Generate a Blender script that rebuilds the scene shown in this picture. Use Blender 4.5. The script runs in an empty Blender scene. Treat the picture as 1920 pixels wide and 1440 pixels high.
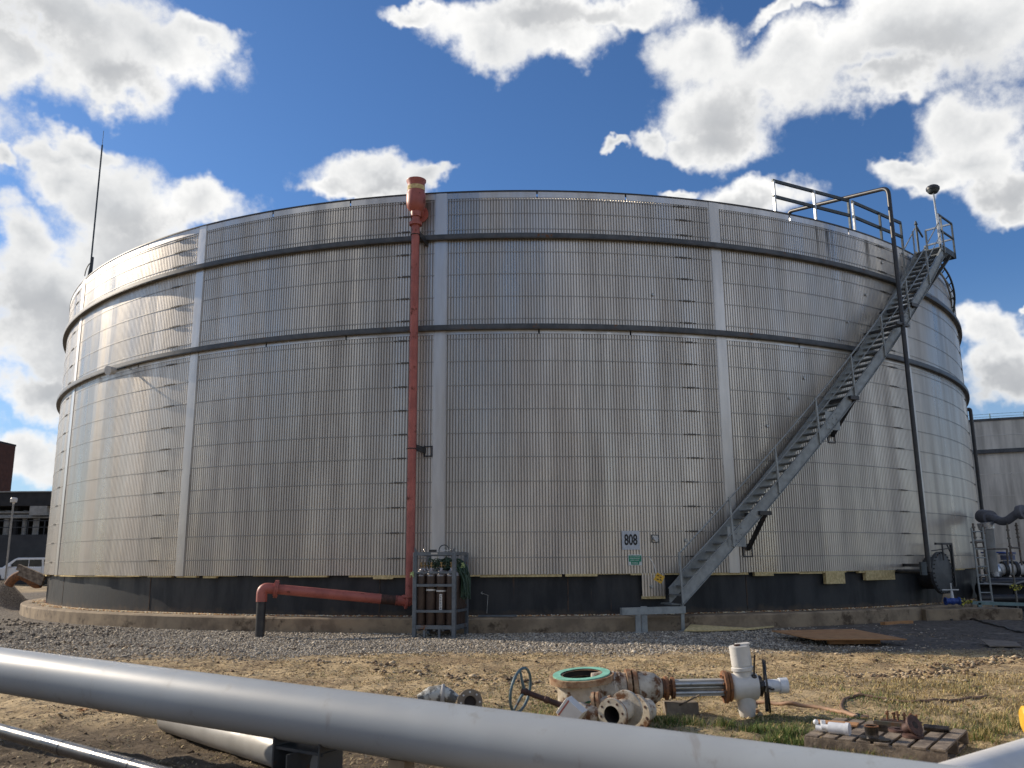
import bpy, math, random
import numpy as np
from mathutils import Vector, Matrix
random.seed(7); RNG=np.random.default_rng(11)
PI=math.pi; R=math.radians
scene=bpy.context.scene; COL=scene.collection
# ------------------------------------------------------------------ survey of the photograph: camera and tank
FPX=1614.94; PITCH=.2041; ROLL=-.0074; TX,TY=.031,40.346; EYE=1.6; TR=19.0
def ray(px,py):
    xi=(px-960)/FPX; yi=(py-720)/FPX
    cr,sr=math.cos(ROLL),math.sin(ROLL); X=xi*cr+yi*sr; u=xi*sr-yi*cr
    cp,sp=math.cos(PITCH),math.sin(PITCH)
    return Vector((X,cp-u*sp,sp+u*cp))
def G(px,py,z=0.):
    d=ray(px,py); t=(z-EYE)/d.z; p=d*t; p.z+=EYE; return p
def AT(px,py,Y):
    d=ray(px,py); p=d*(Y/d.y); p.z+=EYE; return p
def AZ(px,py,r=TR):
    d=ray(px,py); a=d.x**2+d.y**2; b=-2*(d.x*TX+d.y*TY); c=TX**2+TY**2-r*r
    D=max(b*b-4*a*c,0); t=(-b-math.sqrt(D))/(2*a); p=d*t
    return math.atan2(p.x-TX,TY-p.y),p.z+EYE
def C(a,r,z): return Vector((TX+r*math.sin(a),TY-r*math.cos(a),z))
# ------------------------------------------------------------------ mesh builder
def frame(ax):
    ax=Vector(ax).normalized(); u=Vector((0,0,1)) if abs(ax.z)<.9 else Vector((1,0,0))
    s=ax.cross(u).normalized(); return ax,s,s.cross(ax).normalized()
class MB:
    def __init__(s): s.v=[]; s.f=[]; s.c=[]
    def add(s,v,f):
        o=len(s.v); s.v+= [tuple(p) for p in v]; s.f+= [tuple(i+o for i in q) for q in f]; return s
    def box(s,c,d,M=None):
        c=Vector(c); h=Vector(d)/2
        vs=[Vector((x*h.x,y*h.y,z*h.z)) for z in (-1,1) for y in (-1,1) for x in (-1,1)]
        if M is not None: vs=[M@p for p in vs]
        return s.add([p+c for p in vs],[(0,2,3,1),(4,5,7,6),(0,1,5,4),(2,6,7,3),(0,4,6,2),(1,3,7,5)])
    def bar(s,p0,p1,w,h,up=(0,0,1)):
        p0=Vector(p0);p1=Vector(p1);a=(p1-p0).normalized();u=Vector(up)
        if abs(a.dot(u))>.98: u=Vector((1,0,0))
        q=a.cross(u).normalized(); n=q.cross(a).normalized()
        v=[p+q*(sx*w/2)+n*(sy*h/2) for p in (p0,p1) for sx,sy in ((-1,-1),(1,-1),(1,1),(-1,1))]
        return s.add(v,[(0,3,2,1),(4,5,6,7),(0,1,5,4),(1,2,6,5),(2,3,7,6),(3,0,4,7)])
    def lathe(s,o,ax,prof,n=28):
        o=Vector(o);ax,p,q=frame(ax);v=[];f=[]
        for t,r in prof:
            for i in range(n):
                a=2*PI*i/n; v.append(o+ax*t+(p*math.cos(a)+q*math.sin(a))*max(r,1e-5))
        for k in range(len(prof)-1):
            for i in range(n):
                j=(i+1)%n; f.append((k*n+i,k*n+j,(k+1)*n+j,(k+1)*n+i))
        return s.add(v,f)
    def cyl(s,p0,p1,r0,r1=None,n=20):
        p0=Vector(p0);p1=Vector(p1);r1=r0 if r1 is None else r1;L=(p1-p0).length
        return s.lathe(p0,p1-p0,[(0,0),(0,r0),(L,r1),(L,0)],n)
    def flange(s,o,ax,ri,ro,th,nb=8,n=36,br=.012):
        s.lathe(o,ax,[(0,ri),(0,ro),(th,ro),(th,ri),(0,ri)],n)
        if nb:
            o=Vector(o);A,p,q=frame(ax);rm=(ri+ro)/2+.1*(ro-ri)
            for i in range(nb):
                a=2*PI*(i+.5)/nb; c=o+(p*math.cos(a)+q*math.sin(a))*rm
                s.cyl(c-A*.018,c+A*(th+.018),br,n=6)
        return s
    def tube(s,pts,r,n=10,caps=True):
        P=[Vector(p) for p in pts];m=len(P);T=[]
        for i in range(m):
            T.append((P[min(i+1,m-1)]-P[max(i-1,0)]).normalized())
        _,u,w=frame(T[0]);v=[]
        for i in range(m):
            if i:
                u=(u-T[i]*u.dot(T[i])).normalized()
            w=T[i].cross(u); rr=r[i] if isinstance(r,(list,tuple)) else r
            for k in range(n):
                a=2*PI*k/n; v.append(P[i]+(u*math.cos(a)+w*math.sin(a))*rr)
        f=[(i*n+k,i*n+(k+1)%n,(i+1)*n+(k+1)%n,(i+1)*n+k) for i in range(m-1) for k in range(n)]
        if caps: f+= [tuple(range(n))[::-1],tuple((m-1)*n+k for k in range(n))]
        return s.add(v,f)
    def torus(s,c,ax,Rr,r,n=40,m=8):
        c=Vector(c);A,p,q=frame(ax);v=[]
        for i in range(n):
            a=2*PI*i/n;d=p*math.cos(a)+q*math.sin(a)
            for k in range(m):
                b=2*PI*k/m; v.append(c+d*(Rr+r*math.cos(b))+A*(r*math.sin(b)))
        return s.add(v,[(i*m+k,((i+1)%n)*m+k,((i+1)%n)*m+(k+1)%m,i*m+(k+1)%m) for i in range(n) for k in range(m)])
    def sphere(s,c,r,n=16,sq=(1,1,1)):
        pr=[(-math.cos(PI*i/(n//2)),math.sin(PI*i/(n//2))) for i in range(n//2+1)];v=[];f=[];c=Vector(c)
        for t,q in pr:
            for i in range(n):
                a=2*PI*i/n; v.append(c+Vector((q*math.cos(a)*sq[0],q*math.sin(a)*sq[1],t*sq[2]))*r)
        for k in range(len(pr)-1):
            for i in range(n): f.append((k*n+i,k*n+(i+1)%n,(k+1)*n+(i+1)%n,(k+1)*n+i))
        return s.add(v,f)
    def prism(s,poly,o,ux,uy,d):
        o=Vector(o);ux=Vector(ux);uy=Vector(uy);d=Vector(d);n=len(poly)
        v=[o+ux*x+uy*y for x,y in poly]+[o+ux*x+uy*y+d for x,y in poly]
        return s.add(v,[tuple(range(n))[::-1],tuple(range(n,2*n))]+[(i,(i+1)%n,n+(i+1)%n,n+i) for i in range(n)])
    def arc(s,a0,a1,r0,r1,z0,z1,n=None,closed=False,cx=TX,cy=TY):
        n=n or max(2,int(abs(a1-a0)/.02));v=[]
        m=n if closed else n+1
        for i in range(m):
            a=a0+(a1-a0)*i/n
            for r,z in ((r0,z0),(r1,z0),(r1,z1),(r0,z1)): v.append((cx+r*math.sin(a),cy-r*math.cos(a),z))
        f=[(i*4+k,((i+1)%m)*4+k,((i+1)%m)*4+(k+1)%4,i*4+(k+1)%4) for i in range(n) for k in range(4)]
        if not closed: f+=[(3,2,1,0),(n*4,n*4+1,n*4+2,n*4+3)]
        return s.add(v,f)
    def build(s,name,mat,parent=None,smooth=35,bevel=0):
        org=Vector((0,0,0))
        if parent is not None:
            w=parent
            while w is not None: org+=w.location; w=w.parent
        me=bpy.data.meshes.new(name)
        va=np.array(s.v,dtype=np.float64)-np.array(org)
        if parent is None:
            lo=va.min(0);hi=va.max(0); org=Vector(((lo[0]+hi[0])/2,(lo[1]+hi[1])/2,lo[2])); va=va-np.array(org)
            loc=org
        else: loc=Vector((0,0,0))
        me.from_pydata(va.tolist(),[],s.f); me.validate(); 
        if mat: me.materials.append(mat)
        if smooth:
            me.shade_smooth(); me.set_sharp_from_angle(angle=R(smooth))
        me.update()
        o=bpy.data.objects.new(name,me); o.location=loc; COL.objects.link(o)
        if parent is not None: o.parent=parent
        if bevel:
            b=o.modifiers.new('bevel','BEVEL'); b.width=bevel; b.segments=2; b.limit_method='ANGLE'; b.angle_limit=R(40)
        return o
def empty(name,loc): 
    o=bpy.data.objects.new(name,None); o.location=loc; o.empty_display_size=.1; COL.objects.link(o); return o
def tag(o,label=None,cat=None,group=None,kind=None):
    if label: o['label']=label
    if cat: o['category']=cat
    if group: o['group']=group
    if kind: o['kind']=kind
    return o
def thing(name,label,cat,loc,group=None): return tag(empty(name,loc),label,cat,group)
def copy_tree(o,loc,parent=None):
    c=o.copy(); COL.objects.link(c)
    if parent is not None: c.parent=parent
    else: c.location=loc
    for ch in list(o.children): copy_tree(ch,None,c)
    return c
def arcpts(c,r,a0,a1,ux,uy,n=8):
    c=Vector(c);ux=Vector(ux);uy=Vector(uy)
    return [c+ux*(r*math.cos(a0+(a1-a0)*i/n))+uy*(r*math.sin(a0+(a1-a0)*i/n)) for i in range(n+1)]
def bendpath(pts,r,n=6):
    P=[Vector(p) for p in pts];out=[P[0]]
    for i in range(1,len(P)-1):
        a=(P[i-1]-P[i]);b=(P[i+1]-P[i]);rr=min(r,a.length*.45,b.length*.45)
        A=P[i]+a.normalized()*rr;B=P[i]+b.normalized()*rr
        for k in range(n+1):
            t=k/n; out.append(A*(1-t)**2+P[i]*2*t*(1-t)+B*t*t)
    out.append(P[-1]); return out
# ------------------------------------------------------------------ materials
class NT:
    def __init__(s,m): s.t=m.node_tree; s.n=s.t.nodes; s.l=s.t.links
    def new(s,k,**kw):
        x=s.n.new(k)
        for a,b in kw.items(): setattr(x,a,b)
        return x
    def put(s,sock,val):
        if hasattr(val,'is_linked') or isinstance(val,bpy.types.NodeSocket): s.l.new(val,sock)
        elif isinstance(val,(tuple,list)) and len(val)==3 and sock.type=='RGBA': sock.default_value=(*val,1)
        else: sock.default_value=val
    def math(s,op,a,b=None,c=None,clamp=False):
        x=s.new('ShaderNodeMath',operation=op); x.use_clamp=clamp; s.put(x.inputs[0],a)
        if b is not None: s.put(x.inputs[1],b)
        if c is not None: s.put(x.inputs[2],c)
        return x.outputs[0]
    def vec(s,op,a,b=None,sc=None):
        x=s.new('ShaderNodeVectorMath',operation=op); s.put(x.inputs[0],a)
        if b is not None: s.put(x.inputs[1],b)
        if sc is not None: s.put(x.inputs[3],sc)
        return x.outputs[1] if op in('LENGTH','DISTANCE','DOT_PRODUCT') else x.outputs[0]
    def noise(s,v,scale,detail=4,rough=.55,col=False,dist=0):
        x=s.new('ShaderNodeTexNoise'); 
        if v is not None: s.put(x.inputs['Vector'],v)
        s.put(x.inputs['Scale'],scale); x.inputs['Detail'].default_value=detail; x.inputs['Roughness'].default_value=rough; x.inputs['Distortion'].default_value=dist
        return x.outputs['Color'] if col else x.outputs['Fac']
    def ramp(s,x,a,b,lo=0.,hi=1.,smooth=True):
        m=s.new('ShaderNodeMapRange'); m.interpolation_type='SMOOTHSTEP' if smooth else 'LINEAR'
        s.put(m.inputs['Value'],x)
        for k,v in (('From Min',a),('From Max',b),('To Min',lo),('To Max',hi)): s.put(m.inputs[k],v)
        return m.outputs[0]
    def mix(s,f,a,b,mode='MIX'):
        m=s.new('ShaderNodeMix',data_type='RGBA',blend_type=mode); s.put(m.inputs['Factor'],f); s.put(m.inputs['A'] if False else m.inputs[6],a); s.put(m.inputs[7],b); return m.outputs[2]
    def xyz(s,v):
        x=s.new('ShaderNodeSeparateXYZ'); s.put(x.inputs[0],v); return x.outputs
    def comb(s,x,y,z):
        c=s.new('ShaderNodeCombineXYZ'); s.put(c.inputs[0],x);s.put(c.inputs[1],y);s.put(c.inputs[2],z); return c.outputs[0]
def newmat(name):
    m=bpy.data.materials.new(name); m.use_nodes=True; t=NT(m); b=t.n['Principled BSDF']; return m,t,b
def pm(name,c1,c2=None,rough=.6,metal=0.,scale=6.,bump=.0,bscale=None,rust=0.,rustc=(.22,.09,.03),lo=.35,hi=.65,rscale=4.,stretch=None,spec=.5):
    """weathered surface: two tones of one colour, optional rust or dirt patches, fine bump"""
    m,t,b=newmat(name); tc=t.new('ShaderNodeTexCoord').outputs['Object']
    if stretch:
        mp=t.new('ShaderNodeMapping'); t.put(mp.inputs[0],tc); mp.inputs['Scale'].default_value=stretch; v=mp.outputs[0]
    else: v=tc
    n=t.noise(v,scale,6,.6); col=t.mix(t.ramp(n,lo,hi),c1,c2 or tuple(x*.75 for x in c1))
    if rust>0:
        rn=t.noise(v,rscale,8,.7); k=t.ramp(rn,.62-.25*rust,.72-.22*rust); r2=t.noise(tc,30,3)
        col=t.mix(k,col,t.mix(r2,rustc,tuple(x*.4 for x in rustc)))
        t.put(b.inputs['Roughness'],t.ramp(k,0,1,rough,.9)); t.put(b.inputs['Metallic'],t.ramp(k,0,1,metal,0))
    else:
        t.put(b.inputs['Roughness'],t.ramp(t.noise(v,scale*2.3,5),.3,.7,max(rough-.08,.03),min(rough+.1,1))); b.inputs['Metallic'].default_value=metal
    t.put(b.inputs['Base Color'],col); b.inputs['Specular IOR Level'].default_value=spec
    if bump:
        bp=t.new('ShaderNodeBump'); bp.inputs['Strength'].default_value=bump; bp.inputs['Distance'].default_value=.01
        t.put(bp.inputs['Height'],t.noise(v,bscale or scale*6,6,.65)); t.l.new(bp.outputs[0],b.inputs['Normal'])
    return m
def tank_uv(t,cx=TX,cy=TY,r=TR):
    g=t.new('ShaderNodeNewGeometry').outputs['Position']; x,y,z=t.xyz(g)[0:3]
    a=t.math('ARCTAN2',t.math('SUBTRACT',x,cx),t.math('SUBTRACT',cy,y))
    return a,t.math('MULTIPLY',a,r),z
def cladding_mat(name,base,rough=.4,metal=.9,cx=TX,cy=TY,r=TR,streaks=(),stain=.35):
    m,t,b=newmat(name); a,u,z=tank_uv(t,cx,cy,r)
    sheet=t.math('FLOOR',t.math('DIVIDE',u,.86)); band=t.math('ADD',t.math('GREATER_THAN',z,7.45),t.math('GREATER_THAN',z,9.95))
    wn=t.new('ShaderNodeTexWhiteNoise',noise_dimensions='2D'); t.put(wn.inputs['Vector'],t.comb(sheet,band,0)); w=wn.outputs['Value']
    st=t.noise(t.comb(t.math('MULTIPLY',u,1.6),0,t.math('MULTIPLY',z,.16)),1.,7,.62)
    big=t.noise(t.comb(t.math('MULTIPLY',u,.22),3.7,t.math('MULTIPLY',z,.22)),1.,4,.5)
    fine=t.noise(t.comb(t.math('MULTIPLY',u,9),0,t.math('MULTIPLY',z,1.2)),1.,5,.6)
    k=t.math('MULTIPLY_ADD',w,.13,.93); k=t.math('MULTIPLY',k,t.ramp(st,.3,.72,1.06,1-stain*.55)); k=t.math('MULTIPLY',k,t.ramp(big,.35,.65,1.04,.93)); k=t.math('MULTIPLY',k,t.ramp(fine,.35,.7,1.02,.95))
    col=t.mix(1.,(base[0],base[1],base[2]),t.comb(k,k,k),'MULTIPLY')
    dk=None
    for (sa,w_,z1,z0,s_) in streaks:
        g=t.math('DIVIDE',t.math('ABSOLUTE',t.math('SUBTRACT',t.math('ADD',a,t.math('MULTIPLY',t.math('SUBTRACT',fine,.5),.006)),sa)),w_)
        g=t.ramp(g,1.,.25); g=t.math('MULTIPLY',g,t.ramp(z,z0,z1,.25,1)); g=t.math('MULTIPLY',g,t.math('LESS_THAN',z,z1+.01)); g=t.math('MULTIPLY',g,s_)
        dk=g if dk is None else t.math('MAXIMUM',dk,g)
    if dk is not None:
        dk=t.math('MULTIPLY',dk,t.math('GREATER_THAN',z,9.98)); col=t.mix(dk,col,(.06,.05,.04))
    t.put(b.inputs['Base Color'],col); b.inputs['Metallic'].default_value=metal
    ro=t.math('ADD',t.math('MULTIPLY_ADD',w,.12,rough-.06),t.ramp(st,.3,.7,-.05,.12)); t.put(b.inputs['Roughness'],ro)
    bp=t.new('ShaderNodeBump'); bp.inputs['Strength'].default_value=.35; bp.inputs['Distance'].default_value=.03
    t.put(bp.inputs['Height'],t.noise(t.comb(t.math('MULTIPLY',u,1.1),1,t.math('MULTIPLY',z,.8)),1.,3,.5)); t.l.new(bp.outputs[0],b.inputs['Normal'])
    return m
def vcol_mat(name,rough=.9,trans=0.):
    m,t,b=newmat(name); at=t.new('ShaderNodeAttribute',attribute_name='Col'); t.l.new(at.outputs['Color'],b.inputs['Base Color']); b.inputs['Roughness'].default_value=rough
    b.inputs['Specular IOR Level'].default_value=.25
    return m
streak=[]
for px,w,s in ((1530,.0035,.75),(1549,.0045,.8),(1558,.003,.55),(1622,.008,.85),(1600,.003,.3),(735,.004,.35),(800,.010,.8),(812,.004,.5)):
    streak.append((AZ(px,430)[0],w,11.2,9.9,s))
M={}
M['clad']=cladding_mat('weathered_corrugated_aluminium',(.60,.55,.485),.33,.78,streaks=streak)
M['groove']=cladding_mat('shaded_rib_valley',(.34,.31,.27),.38,.7)  # darker cladding tone: crease shade of the ribs painted into the colour
M['trim']=cladding_mat('flat_aluminium_trim',(.60,.57,.53),.32,.78)
M['band']=cladding_mat('dull_strapping_band',(.34,.32,.29),.42,.6)
M['clad2']=cladding_mat('stained_grey_cladding',(.62,.585,.52),.55,.4,cx=39,cy=73,stain=.7)
M['girder']=pm('dark_grey_girder_paint',(.085,.09,.095),(.05,.055,.06),.45,.2,3,rust=.12)
M['clip']=pm('dark_bolt_steel',(.09,.085,.08),(.13,.12,.105),.5,.5,20)
M['shell_plain']=pm('bare_dark_shell_steel',(.046,.048,.050),(.030,.032,.034),.45,.0,1.4,rust=.18,rscale=1.3,rustc=(.16,.09,.045),stretch=(1,1,.4),spec=.25)
def shell_mat():
    m,t,b=newmat('grimy_dark_shell_steel'); a,u,z=tank_uv(t); st=t.noise(t.comb(t.math('MULTIPLY',u,1.8),0,t.math('MULTIPLY',z,.5)),1.,7,.65); pl=t.noise(t.comb(u,2,z),1.5,6,.6)
    c=t.mix(t.ramp(st,.35,.65),(.036,.038,.041),(.018,.020,.022)); c=t.mix(t.ramp(pl,.60,.72,0,.5),c,(.055,.050,.044))
    run=t.noise(t.comb(t.math('MULTIPLY',u,5),5,t.math('MULTIPLY',z,.35)),1.,5,.7); c=t.mix(t.ramp(run,.64,.72,0,.55),c,(.12,.06,.03))
    mud=t.math('ADD',z,t.math('MULTIPLY',t.math('SUBTRACT',t.noise(t.comb(u,7,z),3.,5,.65),.5),.55)); c=t.mix(t.ramp(mud,.32,.50,.6,0.),c,(.10,.075,.05))
    t.put(b.inputs['Base Color'],c); t.put(b.inputs['Roughness'],t.ramp(st,.3,.7,.34,.6)); b.inputs['Specular IOR Level'].default_value=.3
    bp=t.new('ShaderNodeBump'); bp.inputs['Strength'].default_value=.3; bp.inputs['Distance'].default_value=.02; t.put(bp.inputs['Height'],pl); t.l.new(bp.outputs[0],b.inputs['Normal']); return m
M['shell']=shell_mat()
M['seam']=pm('brown_stained_weld',(.09,.055,.035),(.04,.035,.03),.8,0,9)
M['conc']=pm('stained_concrete',(.34,.26,.17),(.20,.15,.10),.92,0,2.2,bump=.6,rust=.35,rscale=1.6,rustc=(.13,.09,.055))
M['galv']=pm('galvanised_stair_steel',(.33,.35,.345),(.25,.265,.26),.5,.35,5,bump=.1)
M['galvd']=pm('dark_stair_steel',(.09,.105,.11),(.06,.07,.075),.55,.4,8)
M['grate']=pm('galvanised_grating',(.24,.26,.26),(.17,.18,.18),.5,.5,8)
M['alu']=pm('bright_galvanised_tube',(.52,.53,.52),(.40,.41,.40),.35,.6,5)
M['black']=pm('black_pipe_paint',(.022,.024,.028),(.045,.042,.04),.4,.1,5,rust=.14,rustc=(.09,.05,.035))
M['red']=pm('faded_red_pipe_paint',(.43,.125,.095),(.31,.085,.065),.5,0,2.2,bump=.12,rust=.22,rscale=5,rustc=(.17,.05,.035))
M['wool']=pm('yellow_mineral_wool',(.72,.58,.30),(.52,.40,.19),1,0,14,bump=.8)
M['rack']=pm('blue_grey_rack_steel',(.15,.17,.185),(.11,.125,.14),.5,.25,6,rust=.15)
M['bottle']=pm('brown_cylinder_paint',(.075,.052,.042),(.05,.034,.028),.38,.1,5)
M['silver']=pm('bright_shoulder_metal',(.34,.31,.30),(.2,.18,.17),.3,.7,9)
M['brass']=pm('brass_valve',(.35,.25,.12),(.2,.13,.06),.4,.8,12)
M['hose']=pm('dark_green_hose',(.02,.05,.03),(.03,.07,.035),.5,0,9)
M['paper']=pm('white_label_paper',(.68,.68,.65),(.5,.5,.48),.7,0,30)
M['sign']=pm('grey_white_sign_face',(.50,.53,.56),(.45,.48,.51),.55,0,8)
M['ink']=pm('black_sign_paint',(.012,.012,.014),(.02,.02,.02),.6)
M['green']=pm('green_sign_face',(.035,.28,.16),(.03,.22,.13),.5,0,12)
M['whitep']=pm('white_sign_paint',(.72,.74,.72),(.6,.62,.6),.6,0,12)
M['yellow']=pm('yellow_tag_plastic',(.72,.43,.04),(.6,.34,.03),.5,0,10)
M['rope']=pm('white_cord',(.7,.7,.66),(.55,.54,.5),.9)
def pipe_mat():
    m,t,b=newmat('scuffed_grey_pipe_paint'); tc=t.new('ShaderNodeTexCoord').outputs['Object']; big=t.noise(tc,.9,4,.5); md=t.noise(tc,4.5,7,.68); fn=t.noise(tc,40,4,.6)
    c=t.mix(t.ramp(big,.35,.65),(.37,.40,.415),(.32,.34,.35)); c=t.mix(t.ramp(md,.58,.74,0,.65),c,(.20,.19,.165))
    mp=t.new('ShaderNodeMapping'); t.put(mp.inputs[0],tc); mp.inputs['Rotation'].default_value=(0,0,.5024); mp.inputs['Scale'].default_value=(30,3,3); sc=t.noise(mp.outputs[0],1.,5,.7); c=t.mix(t.ramp(sc,.66,.72,0,.5),c,(.13,.12,.11))
    mp2=t.new('ShaderNodeMapping'); t.put(mp2.inputs[0],tc); mp2.inputs['Rotation'].default_value=(0,0,.5024); mp2.inputs['Scale'].default_value=(7,1.2,1.2); s2=t.noise(mp2.outputs[0],1.,6,.7); c=t.mix(t.ramp(s2,.62,.70,0,.45),c,(.22,.20,.17)); c=t.mix(t.ramp(fn,.7,.8,0,.4),c,(.45,.43,.38))
    t.put(b.inputs['Base Color'],c); t.put(b.inputs['Roughness'],t.ramp(md,.4,.75,.44,.54)); bp=t.new('ShaderNodeBump'); bp.inputs['Strength'].default_value=.035; bp.inputs['Distance'].default_value=.01; t.put(bp.inputs['Height'],t.math('ADD',big,t.math('MULTIPLY',md,.4))); t.l.new(bp.outputs[0],b.inputs['Normal']); return m
M['gpipe']=pipe_mat()
M['lpipe']=pm('pale_grey_pipe_paint',(.42,.41,.39),(.34,.33,.31),.5,0,2,bump=.1)
M['wpipe']=pm('white_pipe_paint',(.72,.70,.66),(.62,.60,.56),.45,0,2,bump=.05)
M['blackpipe']=pm('glossy_black_pipe',(.012,.013,.017),(.02,.02,.024),.28,0,3,bump=.05)
M['valve']=pm('dirty_white_valve_paint',(.58,.53,.44),(.38,.32,.24),.6,0,7,bump=.3,rust=.55,rscale=6,rustc=(.19,.085,.035))
M['valve2']=pm('clean_white_actuator_paint',(.66,.64,.60),(.56,.54,.50),.45,0,5,bump=.08,rust=.04)
M['rust']=pm('flaking_rust',(.27,.115,.045),(.12,.06,.035),.85,0,14,bump=.7)
M['rustw']=pm('rusty_flange_with_paint',(.40,.28,.17),(.20,.085,.035),.85,0,9,bump=.6)
M['dkrust']=pm('dark_brown_stem_rust',(.10,.05,.038),(.055,.03,.025),.7,.2,16,bump=.4)
M['gasket']=pm('mint_green_gasket_coating',(.26,.60,.46),(.20,.45,.33),.5,0,10)
M['dgreen']=pm('dark_green_patch_paint',(.02,.10,.05),(.03,.12,.06),.6)
M['oldiron']=pm('old_greenish_iron',(.055,.06,.045),(.09,.07,.05),.7,.2,14,rust=.3)
M['wheel']=pm('blue_grey_handwheel_paint',(.10,.17,.20),(.06,.10,.12),.45,.2,12,rust=.15)
M['inside']=pm('dark_pipe_bore',(.025,.02,.018),(.04,.03,.025),.9)
M['timber']=pm('weathered_timber',(.27,.215,.16),(.11,.085,.065),.9,0,7,bump=.8,bscale=30,stretch=(1,1,1))
M['block']=pm('grey_timber_block',(.24,.20,.15),(.16,.13,.1),.9,0,6,bump=.5)
M['ply']=pm('orange_plywood',(.46,.24,.10),(.36,.18,.075),.8,0,4,bump=.2)
M['plyg']=pm('grey_plywood',(.22,.18,.14),(.16,.13,.1),.9,0,4,bump=.2)
M['hosetan']=pm('tan_rubber_hose',(.40,.24,.15),(.30,.19,.12),.7,0,7,bump=.2)
M['plastic']=pm('clear_white_plastic_fittings',(.72,.74,.76),(.6,.62,.64),.3,0,12)
M['darkfit']=pm('greased_dark_steel',(.035,.035,.035),(.07,.06,.055),.3,.7,12)
M['brick']=pm('dark_red_brick_wall',(.085,.035,.025),(.06,.026,.02),.95,0,1.5)
M['darkb']=pm('sooty_dark_wall',(.020,.021,.024),(.03,.03,.032),.9,0,1)
M['cwall']=pm('dark_concrete_wall',(.055,.058,.062),(.04,.042,.046),.95,0,.6)
M['rpipe']=pm('pale_yard_pipe',(.30,.30,.29),(.22,.22,.21),.6,.2,3)
M['carw']=pm('white_car_paint',(.72,.73,.74),(.70,.71,.72),.25)
M['glass']=pm('dark_tinted_glass',(.015,.018,.02),(.02,.022,.025),.06,0,3)
M['tyre']=pm('black_rubber',(.02,.02,.02),(.03,.03,.03),.85)
M['blue']=pm('blue_valve_paint',(.02,.06,.28),(.02,.05,.2),.45,0,8)
M['teal']=pm('grey_green_rail_paint',(.16,.24,.24),(.12,.19,.19),.6,0,6)
M['duct']=pm('grey_insulated_duct',(.16,.165,.19),(.12,.125,.145),.7,0,9,bump=.3)
M['lag']=pm('bright_lagging_foil',(.7,.72,.74),(.5,.52,.55),.3,.8,12,bump=.4)
M['scaf']=pm('scaffold_tube_steel',(.20,.195,.17),(.13,.10,.08),.6,.4,9,rust=.25)
M['tape']=pm('yellow_and_black_tape',(.55,.50,.05),(.05,.05,.03),.6,0,22,lo=.45,hi=.5)
M['lampw']=pm('white_lamp_housing',(.6,.6,.58),(.5,.5,.48),.4)
M['leaf']=pm('green_weed_leaf',(.06,.13,.03),(.04,.09,.02),.6,0,12)
M['rubble']=pm('dark_rubble',(.06,.05,.042),(.035,.03,.027),.95,0,9,bump=.6)
SUN_E=5; EXPO=0.15; SKYTINT=(.60,.84,1.12)
# ------------------------------------------------------------------ camera, sun, sky
cam=bpy.data.objects.new('camera',bpy.data.cameras.new('camera')); COL.objects.link(cam); scene.camera=cam
cam.data.sensor_width=36; cam.data.lens=FPX/1920*36; cam.data.clip_end=3000; cam.data.clip_start=.05
cr,sr,cp,sp=math.cos(ROLL),math.sin(ROLL),math.cos(PITCH),math.sin(PITCH)
Rv,Uv,Fv=Vector((1,0,0)),Vector((0,-sp,cp)),Vector((0,cp,sp))
rx=Rv*cr+Uv*sr; ux=-Rv*sr+Uv*cr
mw=Matrix((rx,ux,-Fv)).transposed().to_4x4(); mw.translation=Vector((0,0,EYE)); cam.matrix_world=mw
cam.data.dof.use_dof=True; cam.data.dof.focus_distance=17; cam.data.dof.aperture_fstop=2.4
scene.render.resolution_x=1024; scene.render.resolution_y=768
SUN_AZ=R(153.0); SUN_EL=R(25)     # direction towards the sun: from the left, a little behind the tank
sd=Vector((math.cos(SUN_AZ)*math.cos(SUN_EL),math.sin(SUN_AZ)*math.cos(SUN_EL),math.sin(SUN_EL)))
sl=bpy.data.lights.new('sun','SUN'); sl.energy=SUN_E; sl.angle=R(.53); sl.color=(1,.87,.70)
so=bpy.data.objects.new('sun',sl); so.rotation_euler=sd.to_track_quat('Z','Y').to_euler(); COL.objects.link(so)
scene.view_settings.view_transform='Standard'; scene.view_settings.look='None'; scene.view_settings.gamma=1; scene.view_settings.exposure=EXPO
W=bpy.data.worlds.new('World'); scene.world=W; W.use_nodes=True
t=NT(W); bg=t.n['Background']; bg.inputs['Strength'].default_value=.10
sky=t.new('ShaderNodeTexSky'); sky.sky_type='NISHITA'; sky.sun_disc=False; sky.sun_elevation=SUN_EL; sky.sun_rotation=math.atan2(sd.x,sd.y); sky.air_density=1.0; sky.dust_density=.4; sky.ozone_density=3.
dirv=t.new('ShaderNodeTexCoord').outputs['Generated']
X,Y_,Z=t.xyz(dirv)[0:3]
az=t.math('ARCTAN2',X,Y_); el=t.math('ARCSINE',Z)
pos=t.comb(az,el,0)
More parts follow.
